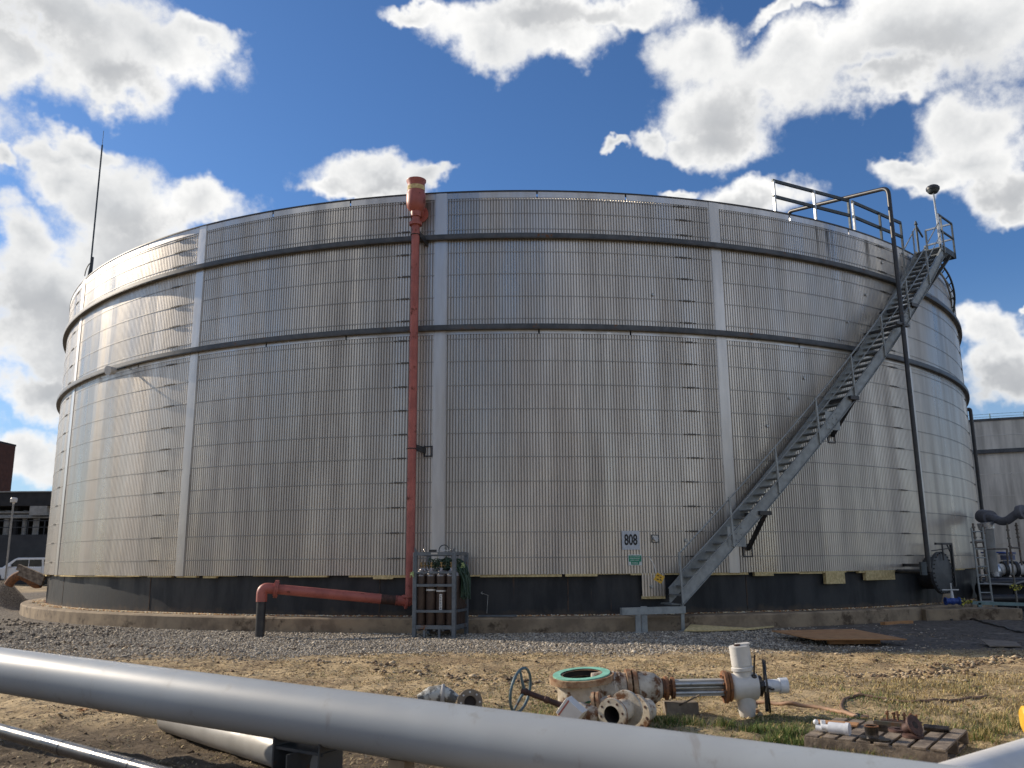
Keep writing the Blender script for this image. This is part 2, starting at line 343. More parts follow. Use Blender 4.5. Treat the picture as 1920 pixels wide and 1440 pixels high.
# ragged edges: the blob coordinates are pushed about by two octave-rich noises of the direction
w1=t.vec('SUBTRACT',t.noise(dirv,5,3,.5,col=True),(.5,.5,.5)); w2=t.vec('SUBTRACT',t.noise(dirv,16,4,.62,col=True),(.5,.5,.5))
posw=t.vec('ADD',t.vec('ADD',pos,t.vec('SCALE',w1,sc=.10)),t.vec('SCALE',w2,sc=.075))
CL=[ # px,py,rx,ry on the photograph: where each mass of cloud stands in the sky
 (150,45,270,100),(200,130,150,75),(235,180,45,28),(330,95,110,60),(40,130,80,60),(400,70,60,35),
 (165,270,95,30),(100,290,50,30),(15,285,28,20),(215,375,130,85),(370,390,110,42),(120,330,80,50),(80,560,150,120),(210,470,130,90),(30,430,60,70),(60,650,120,70),(50,720,110,45),(60,850,70,55),(120,880,60,30),
 (1010,20,190,55),(940,85,75,65),(1060,75,90,48),(1150,20,130,35),(800,-5,80,22),
 (700,350,120,45),(620,362,70,26),(800,352,60,20),
 (1330,90,95,75),(1380,180,140,85),(1370,250,85,55),(1300,260,45,35),(1240,250,30,40),(1480,130,110,75),(1240,235,30,20),
 (1640,90,200,85),(1800,60,190,110),(1640,175,60,38),(1700,170,110,45),(1480,20,60,20),
 (1410,365,100,38),(1285,362,32,14),(1184,270,22,14),
 (1850,225,110,70),(1830,300,110,55),(1740,340,90,26),(1880,360,80,60),(1700,320,50,22),(1900,400,60,30),
 (1835,640,55,45),(1890,720,95,48),(1850,700,60,40),(1905,600,20,14)]
CL+=[(2200,120,260,120),(2300,420,200,150),(2250,760,200,60),(-250,200,260,140),(-350,520,220,160),(-200,800,160,60),(1100,-260,260,90),(400,-300,200,100),(1800,-330,300,120)]
D=None
for (px,py,ax,ay) in CL:
    d=ray(px,py).normalized(); a0=math.atan2(d.x,d.y); e0=math.asin(d.z)
    e=ray(px+20,py).normalized(); k1=abs(math.atan2(e.x,e.y)-a0)/20; e=ray(px,py-20).normalized(); k2=abs(math.asin(e.z)-e0)/20
    ra,re=ax*k1*1.12,ay*k2*1.12
    mp=t.new('ShaderNodeMapping'); t.put(mp.inputs[0],posw); mp.inputs['Scale'].default_value=(1/ra,1/re,0); mp.inputs['Location'].default_value=(-a0/ra,-e0/re,0)
    q=t.math('SUBTRACT',1.0,t.vec('LENGTH',mp.outputs[0]))
    D=q if D is None else t.math('SMOOTH_MAX',D,q,.25)
# sky behind the viewer: scattered cloud from noise alone
nb=t.noise(dirv,2.3,5,.55); back=t.ramp(nb,.48,.62,-.6,.7,False)
D=t.mix(t.ramp(t.math('ABSOLUTE',az),1.0,1.35),D,back)
wisp=t.noise(dirv,13,7,.66); 
D2=t.math('ADD',D,t.math('MULTIPLY',t.math('SUBTRACT',wisp,.5),1.35))
alpha=t.ramp(D2,-.16,.42)
# light and dark inside: thick parts and undersides grey, rims and tops bright
det=t.noise(dirv,6,5,.55); lowp=t.noise(t.vec('ADD',dirv,(-.02,0,.03)),6,5,.55)
relief=t.math('MULTIPLY',t.math('SUBTRACT',det,lowp),1.1)
core=t.ramp(t.math('ADD',D2,t.math('MULTIPLY',t.math('SUBTRACT',t.noise(dirv,3.4,3),.5),1.9)),.25,1.5,smooth=False)
br=t.math('SUBTRACT',1.0,t.math('MULTIPLY',core,.70)); br=t.math('ADD',br,relief)
ccol=t.mix(t.ramp(br,.1,1.1,smooth=False),(3.4,3.7,4.1),(9.3,9.25,9.1))
SH=None
for (px,py,ax,ay) in ((70,590,170,75),(290,440,170,60),(60,70,190,70),(250,150,90,40),(1720,130,190,70),(1400,220,110,75),(1050,30,120,40),(1870,370,100,50),(1420,385,80,30),(60,700,120,40),(1860,720,90,40),(720,375,110,30)):
    d=ray(px,py).normalized(); a0=math.atan2(d.x,d.y); e0=math.asin(d.z); e=ray(px+20,py).normalized(); k1=abs(math.atan2(e.x,e.y)-a0)/20; e=ray(px,py-20).normalized(); k2=abs(math.asin(e.z)-e0)/20
    mp=t.new('ShaderNodeMapping'); t.put(mp.inputs[0],posw); mp.inputs['Scale'].default_value=(1/(ax*k1*1.3),1/(ay*k2*1.3),0); mp.inputs['Location'].default_value=(-a0/(ax*k1*1.3),-e0/(ay*k2*1.3),0)
    q=t.math('SUBTRACT',1.0,t.vec('LENGTH',mp.outputs[0])); SH=q if SH is None else t.math('SMOOTH_MAX',SH,q,.2)
ccol=t.mix(t.math('MULTIPLY',t.ramp(SH,0.,.8),t.ramp(D2,.15,.7,0,.6)),ccol,(3.6,3.75,4.0))
skyc=t.mix(1.,sky.outputs[0],SKYTINT,'MULTIPLY')
haze=t.ramp(el,.0,.32,.6,0.); skyc=t.mix(haze,skyc,t.mix(t.ramp(t.math('ABSOLUTE',az),.75,1.3),(4.2,5.6,7.2),(6.0,5.3,4.6)))  # haze turns warm behind the viewer, added to warm the tank's reflections
fin=t.mix(t.math('MULTIPLY',alpha,t.ramp(el,-.02,.04)),skyc,ccol)
t.l.new(fin,bg.inputs['Color'])
# ------------------------------------------------------------------ noise on the ground plane (numpy)
def vnoise(x,y,s,seed):
    g=np.random.default_rng(seed).random((256,256)); X=x*s;Y=y*s;xi=np.floor(X).astype(int);yi=np.floor(Y).astype(int)
    fx=X-xi;fy=Y-yi;fx=fx*fx*(3-2*fx);fy=fy*fy*(3-2*fy);a=lambda i,j:g[(xi+i)%256,(yi+j)%256]
    return (a(0,0)*(1-fx)+a(1,0)*fx)*(1-fy)+(a(0,1)*(1-fx)+a(1,1)*fx)*fy
def fbm(x,y,s,seed,o=4,g=.5):
    r=0;w=1;tw=0
    for i in range(o): r=r+w*vnoise(x+3.1*i,y-7.7*i,s*2**i,seed+i);tw+=w;w*=g
    return r/tw
def sst(x,a,b): q=np.clip((x-a)/(b-a),0,1); return q*q*(3-2*q)
def masks(x,y):
    rr=np.hypot(x-TX,y-TY); n=fbm(x,y,.45,5,4)-.5; n2=fbm(x,y,1.7,15,3)-.5
    edge=24.55+2.2*n+.8*n2-sst(x,-9,-4)*0+.9*sst(-x,5,9)
    gravel=1-sst(rr,edge-1.0,edge+1.0); gravel=gravel*(1-.95*sst(x,5.2,7.5)*sst(y,16,18))
    mud=np.clip(sst(x,4.5,7.5)*sst(y,15.2,16.4)*(1-sst(y,27,40)*0)+sst(-x,6.2,8.5)*sst(y,17.5,19)*.25,0,1)
    gr=sst(x+.55*(9-y)*0,-.8,1.6)*(1-sst(y,10.3,13.2))*sst(y,4,5.5)
    gr=gr*(.15+.85*sst(fbm(x,y,.6,25,4),.40,.54)); gr=np.clip(gr+.8*np.exp(-(((x-2.2)/1.9)**2+((y-8.3)/1.0)**2)),0,1); gr=np.clip(gr+.5*sst(x,3.6,4.8)*(1-sst(y,9.5,12)),0,1)*(.25+.75*sst(fbm(x,y,1.6,27,4),.40,.55))
    green=sst(fbm(x+9,y,.8,35,4),.50,.64)*.8*(1-.85*sst(x,3.6,5.0))
    green=np.clip(green+1.0*np.exp(-(((x-2.2)/2.4)**2+((y-8.4)/1.4)**2)),0,1)
    return gravel,mud,gr,green
def gheight(x,y):
    gravel,mud,gr,green=masks(x,y)
    h=.05*(fbm(x,y,.5,45,3)-.5)
    bump=(fbm(x,y,2.2,55,4,.6)-.5); clod=np.maximum(fbm(x,y,5.5,65,3)-.55,0)
    rut=np.maximum(fbm(x,y,3.6,67,3)-.52,0); h=h+(1-gravel)*(.08*bump+(.09*clod+.05*rut)*(1-.6*gr))+gravel*.02*bump
    h=h+.20*sst(-x,8.5,11)*np.maximum(fbm(x,y,1.6,75,4)-.42,0)*sst(y,18,20)
    h=h+(1.15+.6*(fbm(x,y,.9,85,4)-.5))*np.exp(-(((x+19.6)/2.2)**2+((y-34.2)/1.5)**2))
    h=h+.25*sst(y,36,44)*sst(-x,18,24)
    # smooth yard close to the tank foot and never proud of the ring
    rr=np.hypot(x-TX,y-TY); h=h*sst(rr,19.7,20.6) 
    return h-.012
def hz(x,y): return float(gheight(np.array([float(x)]),np.array([float(y)]))[0])
def axis(lo,hi,fine0,fine1,st,gr):
    a=list(np.arange(fine0,fine1+1e-6,st)); s=st;q=fine1
    while q<hi: s*=gr;q+=s;a.append(min(q,hi))
    s=st;q=fine0;b=[]
    while q>lo: s*=gr;q-=s;b.append(max(q,lo))
    return np.array(b[::-1]+a)
gx=axis(-450,450,-11,11,.05,1.06); gy=axis(-250,600,2.5,21,.05,1.06)
XX,YY=np.meshgrid(gx,gy); HH=gheight(XX,YY); nx,ny=len(gx),len(gy)
V=np.stack([XX.ravel(),YY.ravel(),HH.ravel()],1)
ii=(np.arange(ny-1)[:,None]*nx+np.arange(nx-1)[None,:]).ravel(); Fq=np.stack([ii,ii+1,ii+1+nx,ii+nx],1)
def fastmesh(name,V,F,mat,cols=None,attrs=None,smooth=True):
    me=bpy.data.meshes.new(name); nf,k=F.shape
    me.vertices.add(len(V)); me.vertices.foreach_set('co',V.astype(np.float32).ravel()); me.loops.add(nf*k); me.loops.foreach_set('vertex_index',F.astype(np.int32).ravel())
    me.polygons.add(nf); me.polygons.foreach_set('loop_start',np.arange(0,nf*k,k,dtype=np.int32)); me.polygons.foreach_set('loop_total',np.full(nf,k,dtype=np.int32))
    if smooth: me.polygons.foreach_set('use_smooth',np.ones(nf,dtype=bool))
    me.update(calc_edges=True)
    if cols is not None:
        a=me.color_attributes.new('Col','FLOAT_COLOR','POINT'); a.data.foreach_set('color',np.concatenate([cols,np.ones((len(V),1))],1).astype(np.float32).ravel())
    for k_,v_ in (attrs or {}).items():
        a=me.attributes.new(k_,'FLOAT','POINT'); a.data.foreach_set('value',v_.astype(np.float32).ravel())
    me.materials.append(mat); o=bpy.data.objects.new(name,me); COL.objects.link(o); return o
gm,t,b=newmat('yard_ground'); pos=t.new('ShaderNodeNewGeometry').outputs['Position']
at=lambda n:t.new('ShaderNodeAttribute',attribute_name=n).outputs['Fac']
n1=t.noise(pos,1.3,7,.62); n2=t.noise(pos,9,6,.65); n3=t.noise(pos,34,4,.6)
dirt=t.mix(t.ramp(n1,.36,.62),(.36,.26,.14),(.55,.415,.235)); dirt=t.mix(t.ramp(t.noise(pos,.45,5,.65),.50,.62,0,.75),dirt,(.21,.145,.085)); dirt=t.mix(t.ramp(n2,.50,.64),dirt,(.11,.075,.045)); dirt=t.mix(t.ramp(n3,.52,.72),dirt,(.66,.52,.32)); n4=t.noise(pos,70,3,.6); dirt=t.mix(t.ramp(n4,.55,.7),dirt,(.15,.11,.065))
vo=t.new('ShaderNodeTexVoronoi'); t.put(vo.inputs['Vector'],pos); vo.inputs['Scale'].default_value=26
vv=t.xyz(vo.outputs['Color'])[0]; grav=t.mix(t.ramp(n1,.45,.62,0,.55),t.mix(vv,(.19,.17,.14),(.46,.41,.34)),(.26,.20,.13)); grav=t.mix(t.ramp(vo.outputs['Distance'],.35,.7),grav,(.09,.08,.07))
mudc=t.mix(t.ramp(n2,.35,.65),(.085,.075,.065),(.16,.14,.12)); mudc=t.mix(t.ramp(n1,.55,.7),mudc,(.24,.21,.18))
grd=t.mix(t.ramp(n2,.3,.6),(.26,.20,.11),(.15,.12,.06)); grd=t.mix(t.math('MULTIPLY',at('green'),.7),grd,(.06,.085,.03))
c=t.mix(at('grass'),dirt,grd); c=t.mix(at('gravel'),c,grav); c=t.mix(at('mud'),c,mudc)
sep=t.xyz(pos); nearshade=t.math('MULTIPLY',t.ramp(t.math('ADD',sep[1],t.math('MULTIPLY',n2,1.6)),10.9,9.3),t.ramp(sep[0],.5,-1.0)); c=t.mix(nearshade,c,t.mix(t.ramp(n2,.35,.65),(.075,.055,.035),(.14,.105,.07)))  # lower left ground darkened: shade of the pipes painted into the soil colour
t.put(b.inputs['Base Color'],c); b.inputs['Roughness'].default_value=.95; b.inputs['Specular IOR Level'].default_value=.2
bp=t.new('ShaderNodeBump'); bp.inputs['Strength'].default_value=.8; bp.inputs['Distance'].default_value=.03
hh=t.math('ADD',t.math('MULTIPLY',n3,.5),t.math('MULTIPLY',n2,.8)); hh=t.math('ADD',hh,t.math('MULTIPLY',t.math('SUBTRACT',1,vo.outputs['Distance']),t.math('MULTIPLY',at('gravel'),1.2)))
t.put(bp.inputs['Height'],hh); t.l.new(bp.outputs[0],b.inputs['Normal'])
ga,mu,gr_,gn=masks(XX,YY)
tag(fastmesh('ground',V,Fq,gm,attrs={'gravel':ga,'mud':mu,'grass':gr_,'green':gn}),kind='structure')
SM=vcol_mat('mixed_stone',.85); GM=vcol_mat('dry_and_green_blades',.8)
# ---- loose stones
ICO=np.array([(0,0,1),(1,0,0),(0,1,0),(-1,0,0),(0,-1,0),(0,0,-1)],float); ICF=np.array([(0,1,2),(0,2,3),(0,3,4),(0,4,1),(5,2,1),(5,3,2),(5,4,3),(5,1,4)])
def stones(name,xy,size,pal,flat=.7,lift=.3):
    n=len(xy); v=np.repeat(ICO[None],n,0)*(1+.35*RNG.standard_normal((n,6,1)).clip(-1,1))
    v[...,2]*=flat; ang=RNG.random(n)*6.28; c,s=np.cos(ang)[:,None],np.sin(ang)[:,None]; st=RNG.uniform(.7,1.4,(n,1))
    x=v[...,0]*st;y=v[...,1]/st; v=np.stack([x*c-y*s,x*s+y*c,v[...,2]],-1)*size[:,None,None]
    h=gheight(xy[:,0],xy[:,1]); v+=np.stack([xy[:,0],xy[:,1],h+size*lift],-1)[:,None,:]
    F=(ICF[None]+np.arange(n)[:,None,None]*6).reshape(-1,3); col=np.array(pal)[RNG.integers(0,len(pal),n)]*RNG.uniform(.7,1.25,(n,1))
    return fastmesh(name,v.reshape(-1,3),F,SM,cols=np.repeat(col,6,0),smooth=False)
def scatter(n,x0,x1,y0,y1,w):
    xy=np.stack([RNG.uniform(x0,x1,n),RNG.uniform(y0,y1,n)],1); k=RNG.random(n)<w(xy[:,0],xy[:,1]); return xy[k]
g_=lambda x,y:(masks(x,y)[0]*(1-.8*masks(x,y)[1])*(np.hypot(x-TX,y-TY)>19.7)).clip(0,1)
xy=scatter(110000,-13,10,15,24,g_); sz=RNG.uniform(.008,.024,len(xy))*(1+.9*(RNG.random(len(xy))<.04))
tag(stones('gravel',xy,sz,[(.46,.41,.34),(.28,.25,.21),(.17,.15,.125),(.60,.53,.42),(.36,.30,.22)]),kind='stuff',label='grey crushed gravel spread along the foot of the tank',cat='gravel')
xy=scatter(42000,-13,10,4.5,20,lambda x,y:.10+.85*(fbm(x,y,1.2,95,3)>.56)); sz=RNG.uniform(.005,.017,len(xy))*(1+1.6*(RNG.random(len(xy))<.05))
_p=[]
for (x0_,y0_,x1_,y1_,n_) in ((1690,1270,1800,1258,90),(1700,1262,1915,1232,150),(1560,1262,1690,1268,60),(700,1258,1000,1280,90),(560,1240,800,1250,70),(120,1205,420,1222,120)):
    A,B=G(x0_,y0_),G(x1_,y1_); q=RNG.random(n_)[:,None]; _p.append(np.array([A.x,A.y])*(1-q)+np.array([B.x,B.y])*q+RNG.normal(0,.14,(n_,2)))
_p=np.concatenate(_p); xy=np.concatenate([xy,_p]); sz=np.concatenate([sz,RNG.uniform(.015,.05,len(_p))])
tag(stones('dirt_clods',xy,sz,[(.20,.14,.09),(.34,.26,.17),(.46,.37,.25),(.13,.09,.06)],.6),kind='stuff',label='loose brown clods of earth lying over the dirt',cat='soil')
xy=scatter(1900,-17,-8.5,18.5,27,lambda x,y:.9*(np.hypot(x-TX,y-TY)>20.2)*(fbm(x,y,.8,97,3)>.45)); sz=RNG.uniform(.015,.07,len(xy))
tag(stones('broken_rubble',xy,sz,[(.14,.115,.09),(.20,.165,.13),(.30,.25,.19),(.09,.075,.06)],.6),kind='stuff',label='dark broken lumps of soil and stone at the left of the tank',cat='rubble')
# ---- grass and straw
def blades(name,xy,L,w,lean,colf,lab,cat):
    n=len(xy); a=RNG.random(n)*6.28; dx,dy=np.cos(a),np.sin(a); h=gheight(xy[:,0],xy[:,1])
    base=np.stack([xy[:,0],xy[:,1],h],1); side=np.stack([-dy,dx,0*dx],1)*(w/2)[:,None]
    up=np.stack([dx*np.sin(lean),dy*np.sin(lean),np.cos(lean)],1)*L[:,None]; mid=base+up*.55+np.array([0,0,.0]); tip=base+up*np.array([1.25,1.25,.85])
    v=np.stack([base-side,base+side,mid+side*.7,mid-side*.7,tip],1).reshape(-1,3); o=(np.arange(n)*5)[:,None]
    F=np.concatenate([o+[0,1,2],o+[0,2,3],o+[3,2,4]],0); col=colf(xy)
    return tag(fastmesh(name,v,F,GM,cols=np.repeat(col,5,0),smooth=False),kind='stuff',label=lab,cat=cat)
def gcol(xy):
    gn=masks(xy[:,0],xy[:,1])[3]; k=(RNG.random(len(xy))<gn*.9)[:,None]
    st=np.array([(.42,.33,.15),(.52,.42,.22),(.34,.25,.11),(.47,.35,.14)])[RNG.integers(0,4,len(xy))]; gg=np.array([(.10,.16,.035),(.15,.20,.05),(.07,.11,.03)])[RNG.integers(0,3,len(xy))]
    return np.where(k,gg,st)*RNG.uniform(.75,1.2,(len(xy),1))
def far(xy): return np.minimum(np.maximum(xy[:,1]/8.5,.8),1.5)
xy=scatter(230000,-1.2,9.5,4.8,13.5,lambda x,y:masks(x,y)[2]*.8); n=len(xy); tall=(fbm(xy[:,0],xy[:,1],1.1,105,3)>.56)|(xy[:,0]>3.9)
blades('grass',xy,RNG.uniform(.015,.045,n)*np.where(tall,1.8,1),RNG.uniform(.004,.008,n)*far(xy),RNG.uniform(.2,1.15,n),gcol,'short mixed green and straw coloured grass on the right of the yard','grass')
cc_=[(G(px,py).x,G(px,py).y) for px,py in ((1500,1398),(1530,1412),(1580,1420),(1640,1425),(1700,1428),(1455,1392),(1262,1358),(1235,1352),(1300,1362),(1840,1390),(1860,1375),(1480,1380),(1360,1362),(1415,1368),(1720,1420),(1660,1418),(1900,1360),(1870,1345))]
xy=np.concatenate([np.array(c_)+RNG.normal(0,.07,(260,2)) for c_ in cc_]); n=len(xy)
blades('tall_straw_tufts',xy,RNG.uniform(.05,.13,n),RNG.uniform(.004,.007,n),RNG.uniform(.1,.8,n),gcol,'taller straw coloured grass tufts round the pallet and behind the pipeline','grass')
xy=scatter(190000,-9,9.5,6,18,lambda x,y:(1-masks(x,y)[0])*(1-masks(x,y)[2])*(1-masks(x,y)[1])*(.2+.8*(fbm(x,y,1.4,115,4)>.48))*sst(x,-8,-2)); n=len(xy)
blades('dry_straw',xy,RNG.uniform(.012,.05,n),RNG.uniform(.004,.010,n)*far(xy)*1.25,RNG.uniform(.8,1.5,n),lambda q:np.array([(.56,.42,.23),(.32,.22,.11),(.66,.52,.30),(.17,.11,.055),(.26,.24,.09)])[RNG.integers(0,5,len(q))]*RNG.uniform(.8,1.15,(len(q),1)),'flattened dry straw and stubble over the tan dirt','straw')
# ------------------------------------------------------------------ the tank
tank=thing('storage_tank','huge round storage tank clad in corrugated aluminium with two dark girders','storage tank',(TX,TY,0))
MB().lathe((TX,TY,0),(0,0,1),[(.336,18.80),(.336,18.86),(11.15,18.86),(11.18,18.7),(12.2,.01)],220).build('shell',M['shell'],tank)
RIB=.0745; PA0=-.8835; PDA=2*PI/16; ZB=[(1.31,7.33),(7.56,9.885),(10.02,11.05)]
def pil(k): return PA0+k*PDA
pw=.145/TR
def clad(a0,a1,z0,z1,cx=TX,cy=TY,r=TR):
    n=max(1,int(round((a1-a0)*r/RIB))); s=(a1-a0)/n; an=[];rd=[]
    for i in range(n):
        for f,d in ((.0,.010),(.56,.010),(.68,-.013),(.88,-.013)): an.append(a0+(i+f)*s); rd.append(d)
    an.append(a1); rd.append(.009); m=len(an)
    v=[(cx+(r+rd[i])*math.sin(an[i]),cy-(r+rd[i])*math.cos(an[i]),z) for z in (z0,z1) for i in range(m)]
    return MB().add(v,[(i,i+1,m+i+1,m+i) for i in range(m-1)])
def shade_valleys(o):  # gives each rib's valley floor the painted-in shade
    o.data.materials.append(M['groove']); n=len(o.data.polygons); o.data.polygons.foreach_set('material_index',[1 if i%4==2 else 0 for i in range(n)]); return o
for k in range(16):
    for z0,z1 in ZB: shade_valleys(clad(pil(k)+pw*.9,pil(k+1)-pw*.9,z0,z1).build('cladding_panel',M['clad'],tank,smooth=0))
    for (z0,z1) in ((1.30,4.0),(3.96,7.43),(7.56,9.885),(10.02,11.22)):
        e=.004 if z0==1.30 else .0; MB().arc(pil(k)-pw,pil(k)+pw,TR-.02,TR+.030+e,z0,z1,3).arc(pil(k)-pw-.0010,pil(k)-pw,TR-.02,TR+.016,z0,z1,1).arc(pil(k)+pw,pil(k)+pw+.001,TR-.02,TR+.016,z0,z1,1).build('joint_cover',M['trim'],tank)
for z0,z1 in ((7.335,7.43),(11.055,11.225)):
    for k in range(16):
        m=MB(); q=(PDA-2*pw)/3
        for j in range(3): m.arc(pil(k)+pw+.001+q*j,pil(k)+pw+q*(j+1)-.0012,TR-.01,TR+.016+.0015*j,z0,z1,8)
        m.build('flashing',M['trim'],tank)
MB().arc(0,2*PI,TR-.15,TR+.035,11.225,11.262,360,True).build('rim_edge',M['black'],tank)
for z in (7.43,9.885):
    MB().arc(0,2*PI,TR-.05,TR+.15,z+.0,z+.022,360,True).arc(0,2*PI,TR+.138,TR+.156,z+.0221,z+.118,360,True).arc(0,2*PI,TR-.05,TR+.15,z+.118,z+.135,360,True).build('wind_girder',M['girder'],tank)
rows=[1.71,2.325,2.946,3.561,4.171,4.774,5.384,6.0,6.625,7.214,7.738,8.34,8.948,9.548,10.184,10.617,11.0]
for z in rows:
    m=MB()
    for k in range(16): m.arc(pil(k)+pw*1.2,pil(k+1)-pw*1.2,TR+.0102,TR+.0175,z-.012,z+.012,40)
    bd=m.build('strapping_band',M['band'],tank)
    for k in range(-1,5):
        a=pil(k+1)-.050+random.uniform(-.002,.002)-(.006 if z<4 else 0); c=MB().arc(a-.0058,a+.0058,TR+.0215,TR+.036,z-.016,z+.020,3)
        for s_ in (-.010,.010): c.arc(a+s_-.002,a+s_+.002,TR+.0215,TR+.034,z-.012,z+.012,1)
        c.build('band_clip',M['clip'],bd)
m=MB(); a=-1.5
while a<1.5:
    w=random.uniform(.02,.06); 
    m.arc(a,a+w,TR-.11,TR-.012+random.uniform(-.01,.015),1.31-random.choice((.015,.04,.045,.06)),1.309,4); a+=w+random.choice((0,0,.012,.03))
for (x0,x1,y1) in ((1548,1583,1095),(1623,1677,1088),(700,737,1086),(1060,1120,1081),(1415,1450,1080),(180,215,1080),(240,262,1081)):
    a0=AZ(x0,1080)[0];a1=AZ(x1,1080)[0]; m.arc(a0,a1,TR-.09,TR+.02,AZ(x0,y1)[1],1.312,4)
m.build('insulation_edge',M['wool'],tank,smooth=0)
a0,a1=AZ(1204,1100)[0],AZ(1247,1100)[0]; shade_valleys(clad(a0,a1,.76,1.312).build('cladding_skirt',M['clad'],tank,smooth=0))
MB().arc(a0,a1,TR-.11,TR-.01,.70,.77,4).build('insulation_edge',M['wool'],tank,smooth=0)
MB().arc(0,2*PI,18.80,18.99,.337,.352,360,True).build('base_plate',M['rust'],tank)
# small round studs where thermometers and pads sit along the stair
for px,py in ((1223,553),(1588,604),(1573,637),(1506,709),(1479,747),(1437,799),(1333,960),(1285,1013),(1221,1100),(1621,553),(1652,493)):
    a,z=AZ(px,py); c=C(a,TR,z); n=Vector((math.sin(a),-math.cos(a),0)); MB().cyl(c,c+n*.05,.028,n=10).torus(c+n*.02,n,.04,.008,14,5).build('stud',M['alu'],tank)
# weld seams with rust on the bare shell, chalk mark
for px in (281,712,1065,1400,118): 
    m=MB()
    a,_=AZ(px,1110,18.86)
    for z in np.arange(.40,1.28,.09): m.arc(a-.0007+random.uniform(-.0004,.0004),a+.0007,18.855,18.868,z,z+.091,1)
    m.build('shell_weld_seam',M['seam'],tank)
def aa(px,py=1110): return AZ(px,py,18.86)
a,z=aa(903,1112);a2,z2=aa(915,1116);a3,z3=aa(913,1150)
MB().tube([C(a,18.868,z),C(a2,18.868,z2-.0),C(a3,18.868,z3)],.004,5).tube([C(a+.001,18.868,z+.03),C(a-.001,18.868,z),C(a+.0015,18.868,z-.03)],.004,5).build('chalk_mark',M['rope'],tank)
# ring foundation
fd=thing('ring_foundation','stained concrete ring that the round tank stands on','foundation',(TX,TY,0))
MB().lathe((TX,TY,0),(0,0,1),[(-.3,19.63),(.30,19.63),(.334,19.60),(.334,18.4),(-.3,18.4)],300).build('concrete_ring',M['conc'],fd)
# crumbs of insulation along the ledge
n=6500; a=np.concatenate([RNG.uniform(-1.2,-.25,n),RNG.uniform(-.25,.9,1500)]); r=18.93+np.abs(RNG.normal(0,.12,len(a))); sz=RNG.uniform(.010,.034,len(a))
xy=np.stack([TX+r*np.sin(a),TY-r*np.cos(a)],1); _g=gheight; gheight=lambda x,y:np.full_like(x,.338)
tag(stones('insulation_crumbs',xy,sz,[(.80,.68,.44),(.70,.45,.22),(.82,.76,.60),(.5,.24,.1)],.5),kind='stuff',label='pale crumbs of torn insulation along the concrete ledge',cat='insulation'); gheight=_g
# ------------------------------------------------------------------ spiral staircase on the tank wall
st=thing('staircase','long grey steel staircase climbing round the tank wall to a railed landing','staircase',tuple(C(.19,19.6,0)))
RI,RO=19.17,19.95; A0=.194; A1=.745; SL=18.85
def zc(a): return .72+SL*(a-A0)+1.4*(a-A0)*(a-A0)*0
def ribbon(r,th,a0,a1,dz0,dz1,n=60):
    m=MB();v=[];
    for i in range(n+1):
        a=a0+(a1-a0)*i/n
        for rr,dz in ((r,dz0),(r+th,dz0),(r+th,dz1),(r,dz1)): v.append(C(a,rr,zc(a)+dz))
    f=[(i*4+k,(i+1)*4+k,(i+1)*4+(k+1)%4,i*4+(k+1)%4) for i in range(n) for k in range(4)]+[(3,2,1,0),(n*4,n*4+1,n*4+2,n*4+3)]
    return m.add(v,f)
def stringer(r,s):
    m=ribbon(r,.012,A0+.003,A1,-.19,.17)
    for d in (-.205,.17): 
        q=ribbon(r-.03+s*.03 if s<0 else r,.06,A0+.003,A1,d,d+.014); m.add(q.v,q.f)
    return m
stringer(RO,1).build('stringer',M['galv'],st); stringer(RI,-1).build('stringer',M['galv'],st)
nt=52
for i in range(nt):
    z=.62+i*(11.16-.62)/nt; a=A0+(z-.72)/SL+.002; da=.115/19.5
    m=MB().arc(a-da,a-da+.0006,RI+.02,RO-.005,z-.03,z,1).arc(a+da-.0006,a+da,RI+.02,RO-.005,z-.03,z,1)
    for j in range(11): rr=RI+.03+j*.07; m.arc(a-da+.0006,a+da-.0006,rr,rr+.012,z-.028,z-.001,1)
    for j in range(1,6): aa_=a-da+j*2*da/6; m.arc(aa_-.0004,aa_+.0004,RI+.03,RO-.012,z-.012,z-.002,1)
    m.build('tread',M['grate'],st,smooth=0)
def railpts(r,dz,a0=A0,a1=A1): return [C(a0+(a1-a0)*i/40,r,zc(a0+(a1-a0)*i/40)+dz) for i in range(41)]
MB().tube(railpts(RO+.03,1.02,A0+.002)+[],.019,8).build('handrail',M['galv'],st)
MB().tube(railpts(RO+.03,.58,A0+.002),.014,8).build('middle_rail',M['galv'],st)
MB().tube(railpts(RI+.02,.95,.685,A1),.019,8).build('handrail',M['galv'],st)
pa=[A0+.004]
while pa[-1]<A1-.04: pa.append(pa[-1]+.069)
for a in pa:
    n=Vector((math.sin(a),-math.cos(a),0)); tg=Vector((math.cos(a),math.sin(a),0)); p=C(a,RO+.035,zc(a)-.17); MB().bar(p,p+Vector((0,0,1.19))-tg*.05,.045,.045,n).build('rail_post',M['galv'],st)
for a in (.69,.735):
    n=Vector((math.sin(a),-math.cos(a),0)); p=C(a,RI+.02,zc(a)); MB().bar(p,p+Vector((0,0,1.0)),.04,.04,n).build('rail_post',M['galv'],st)
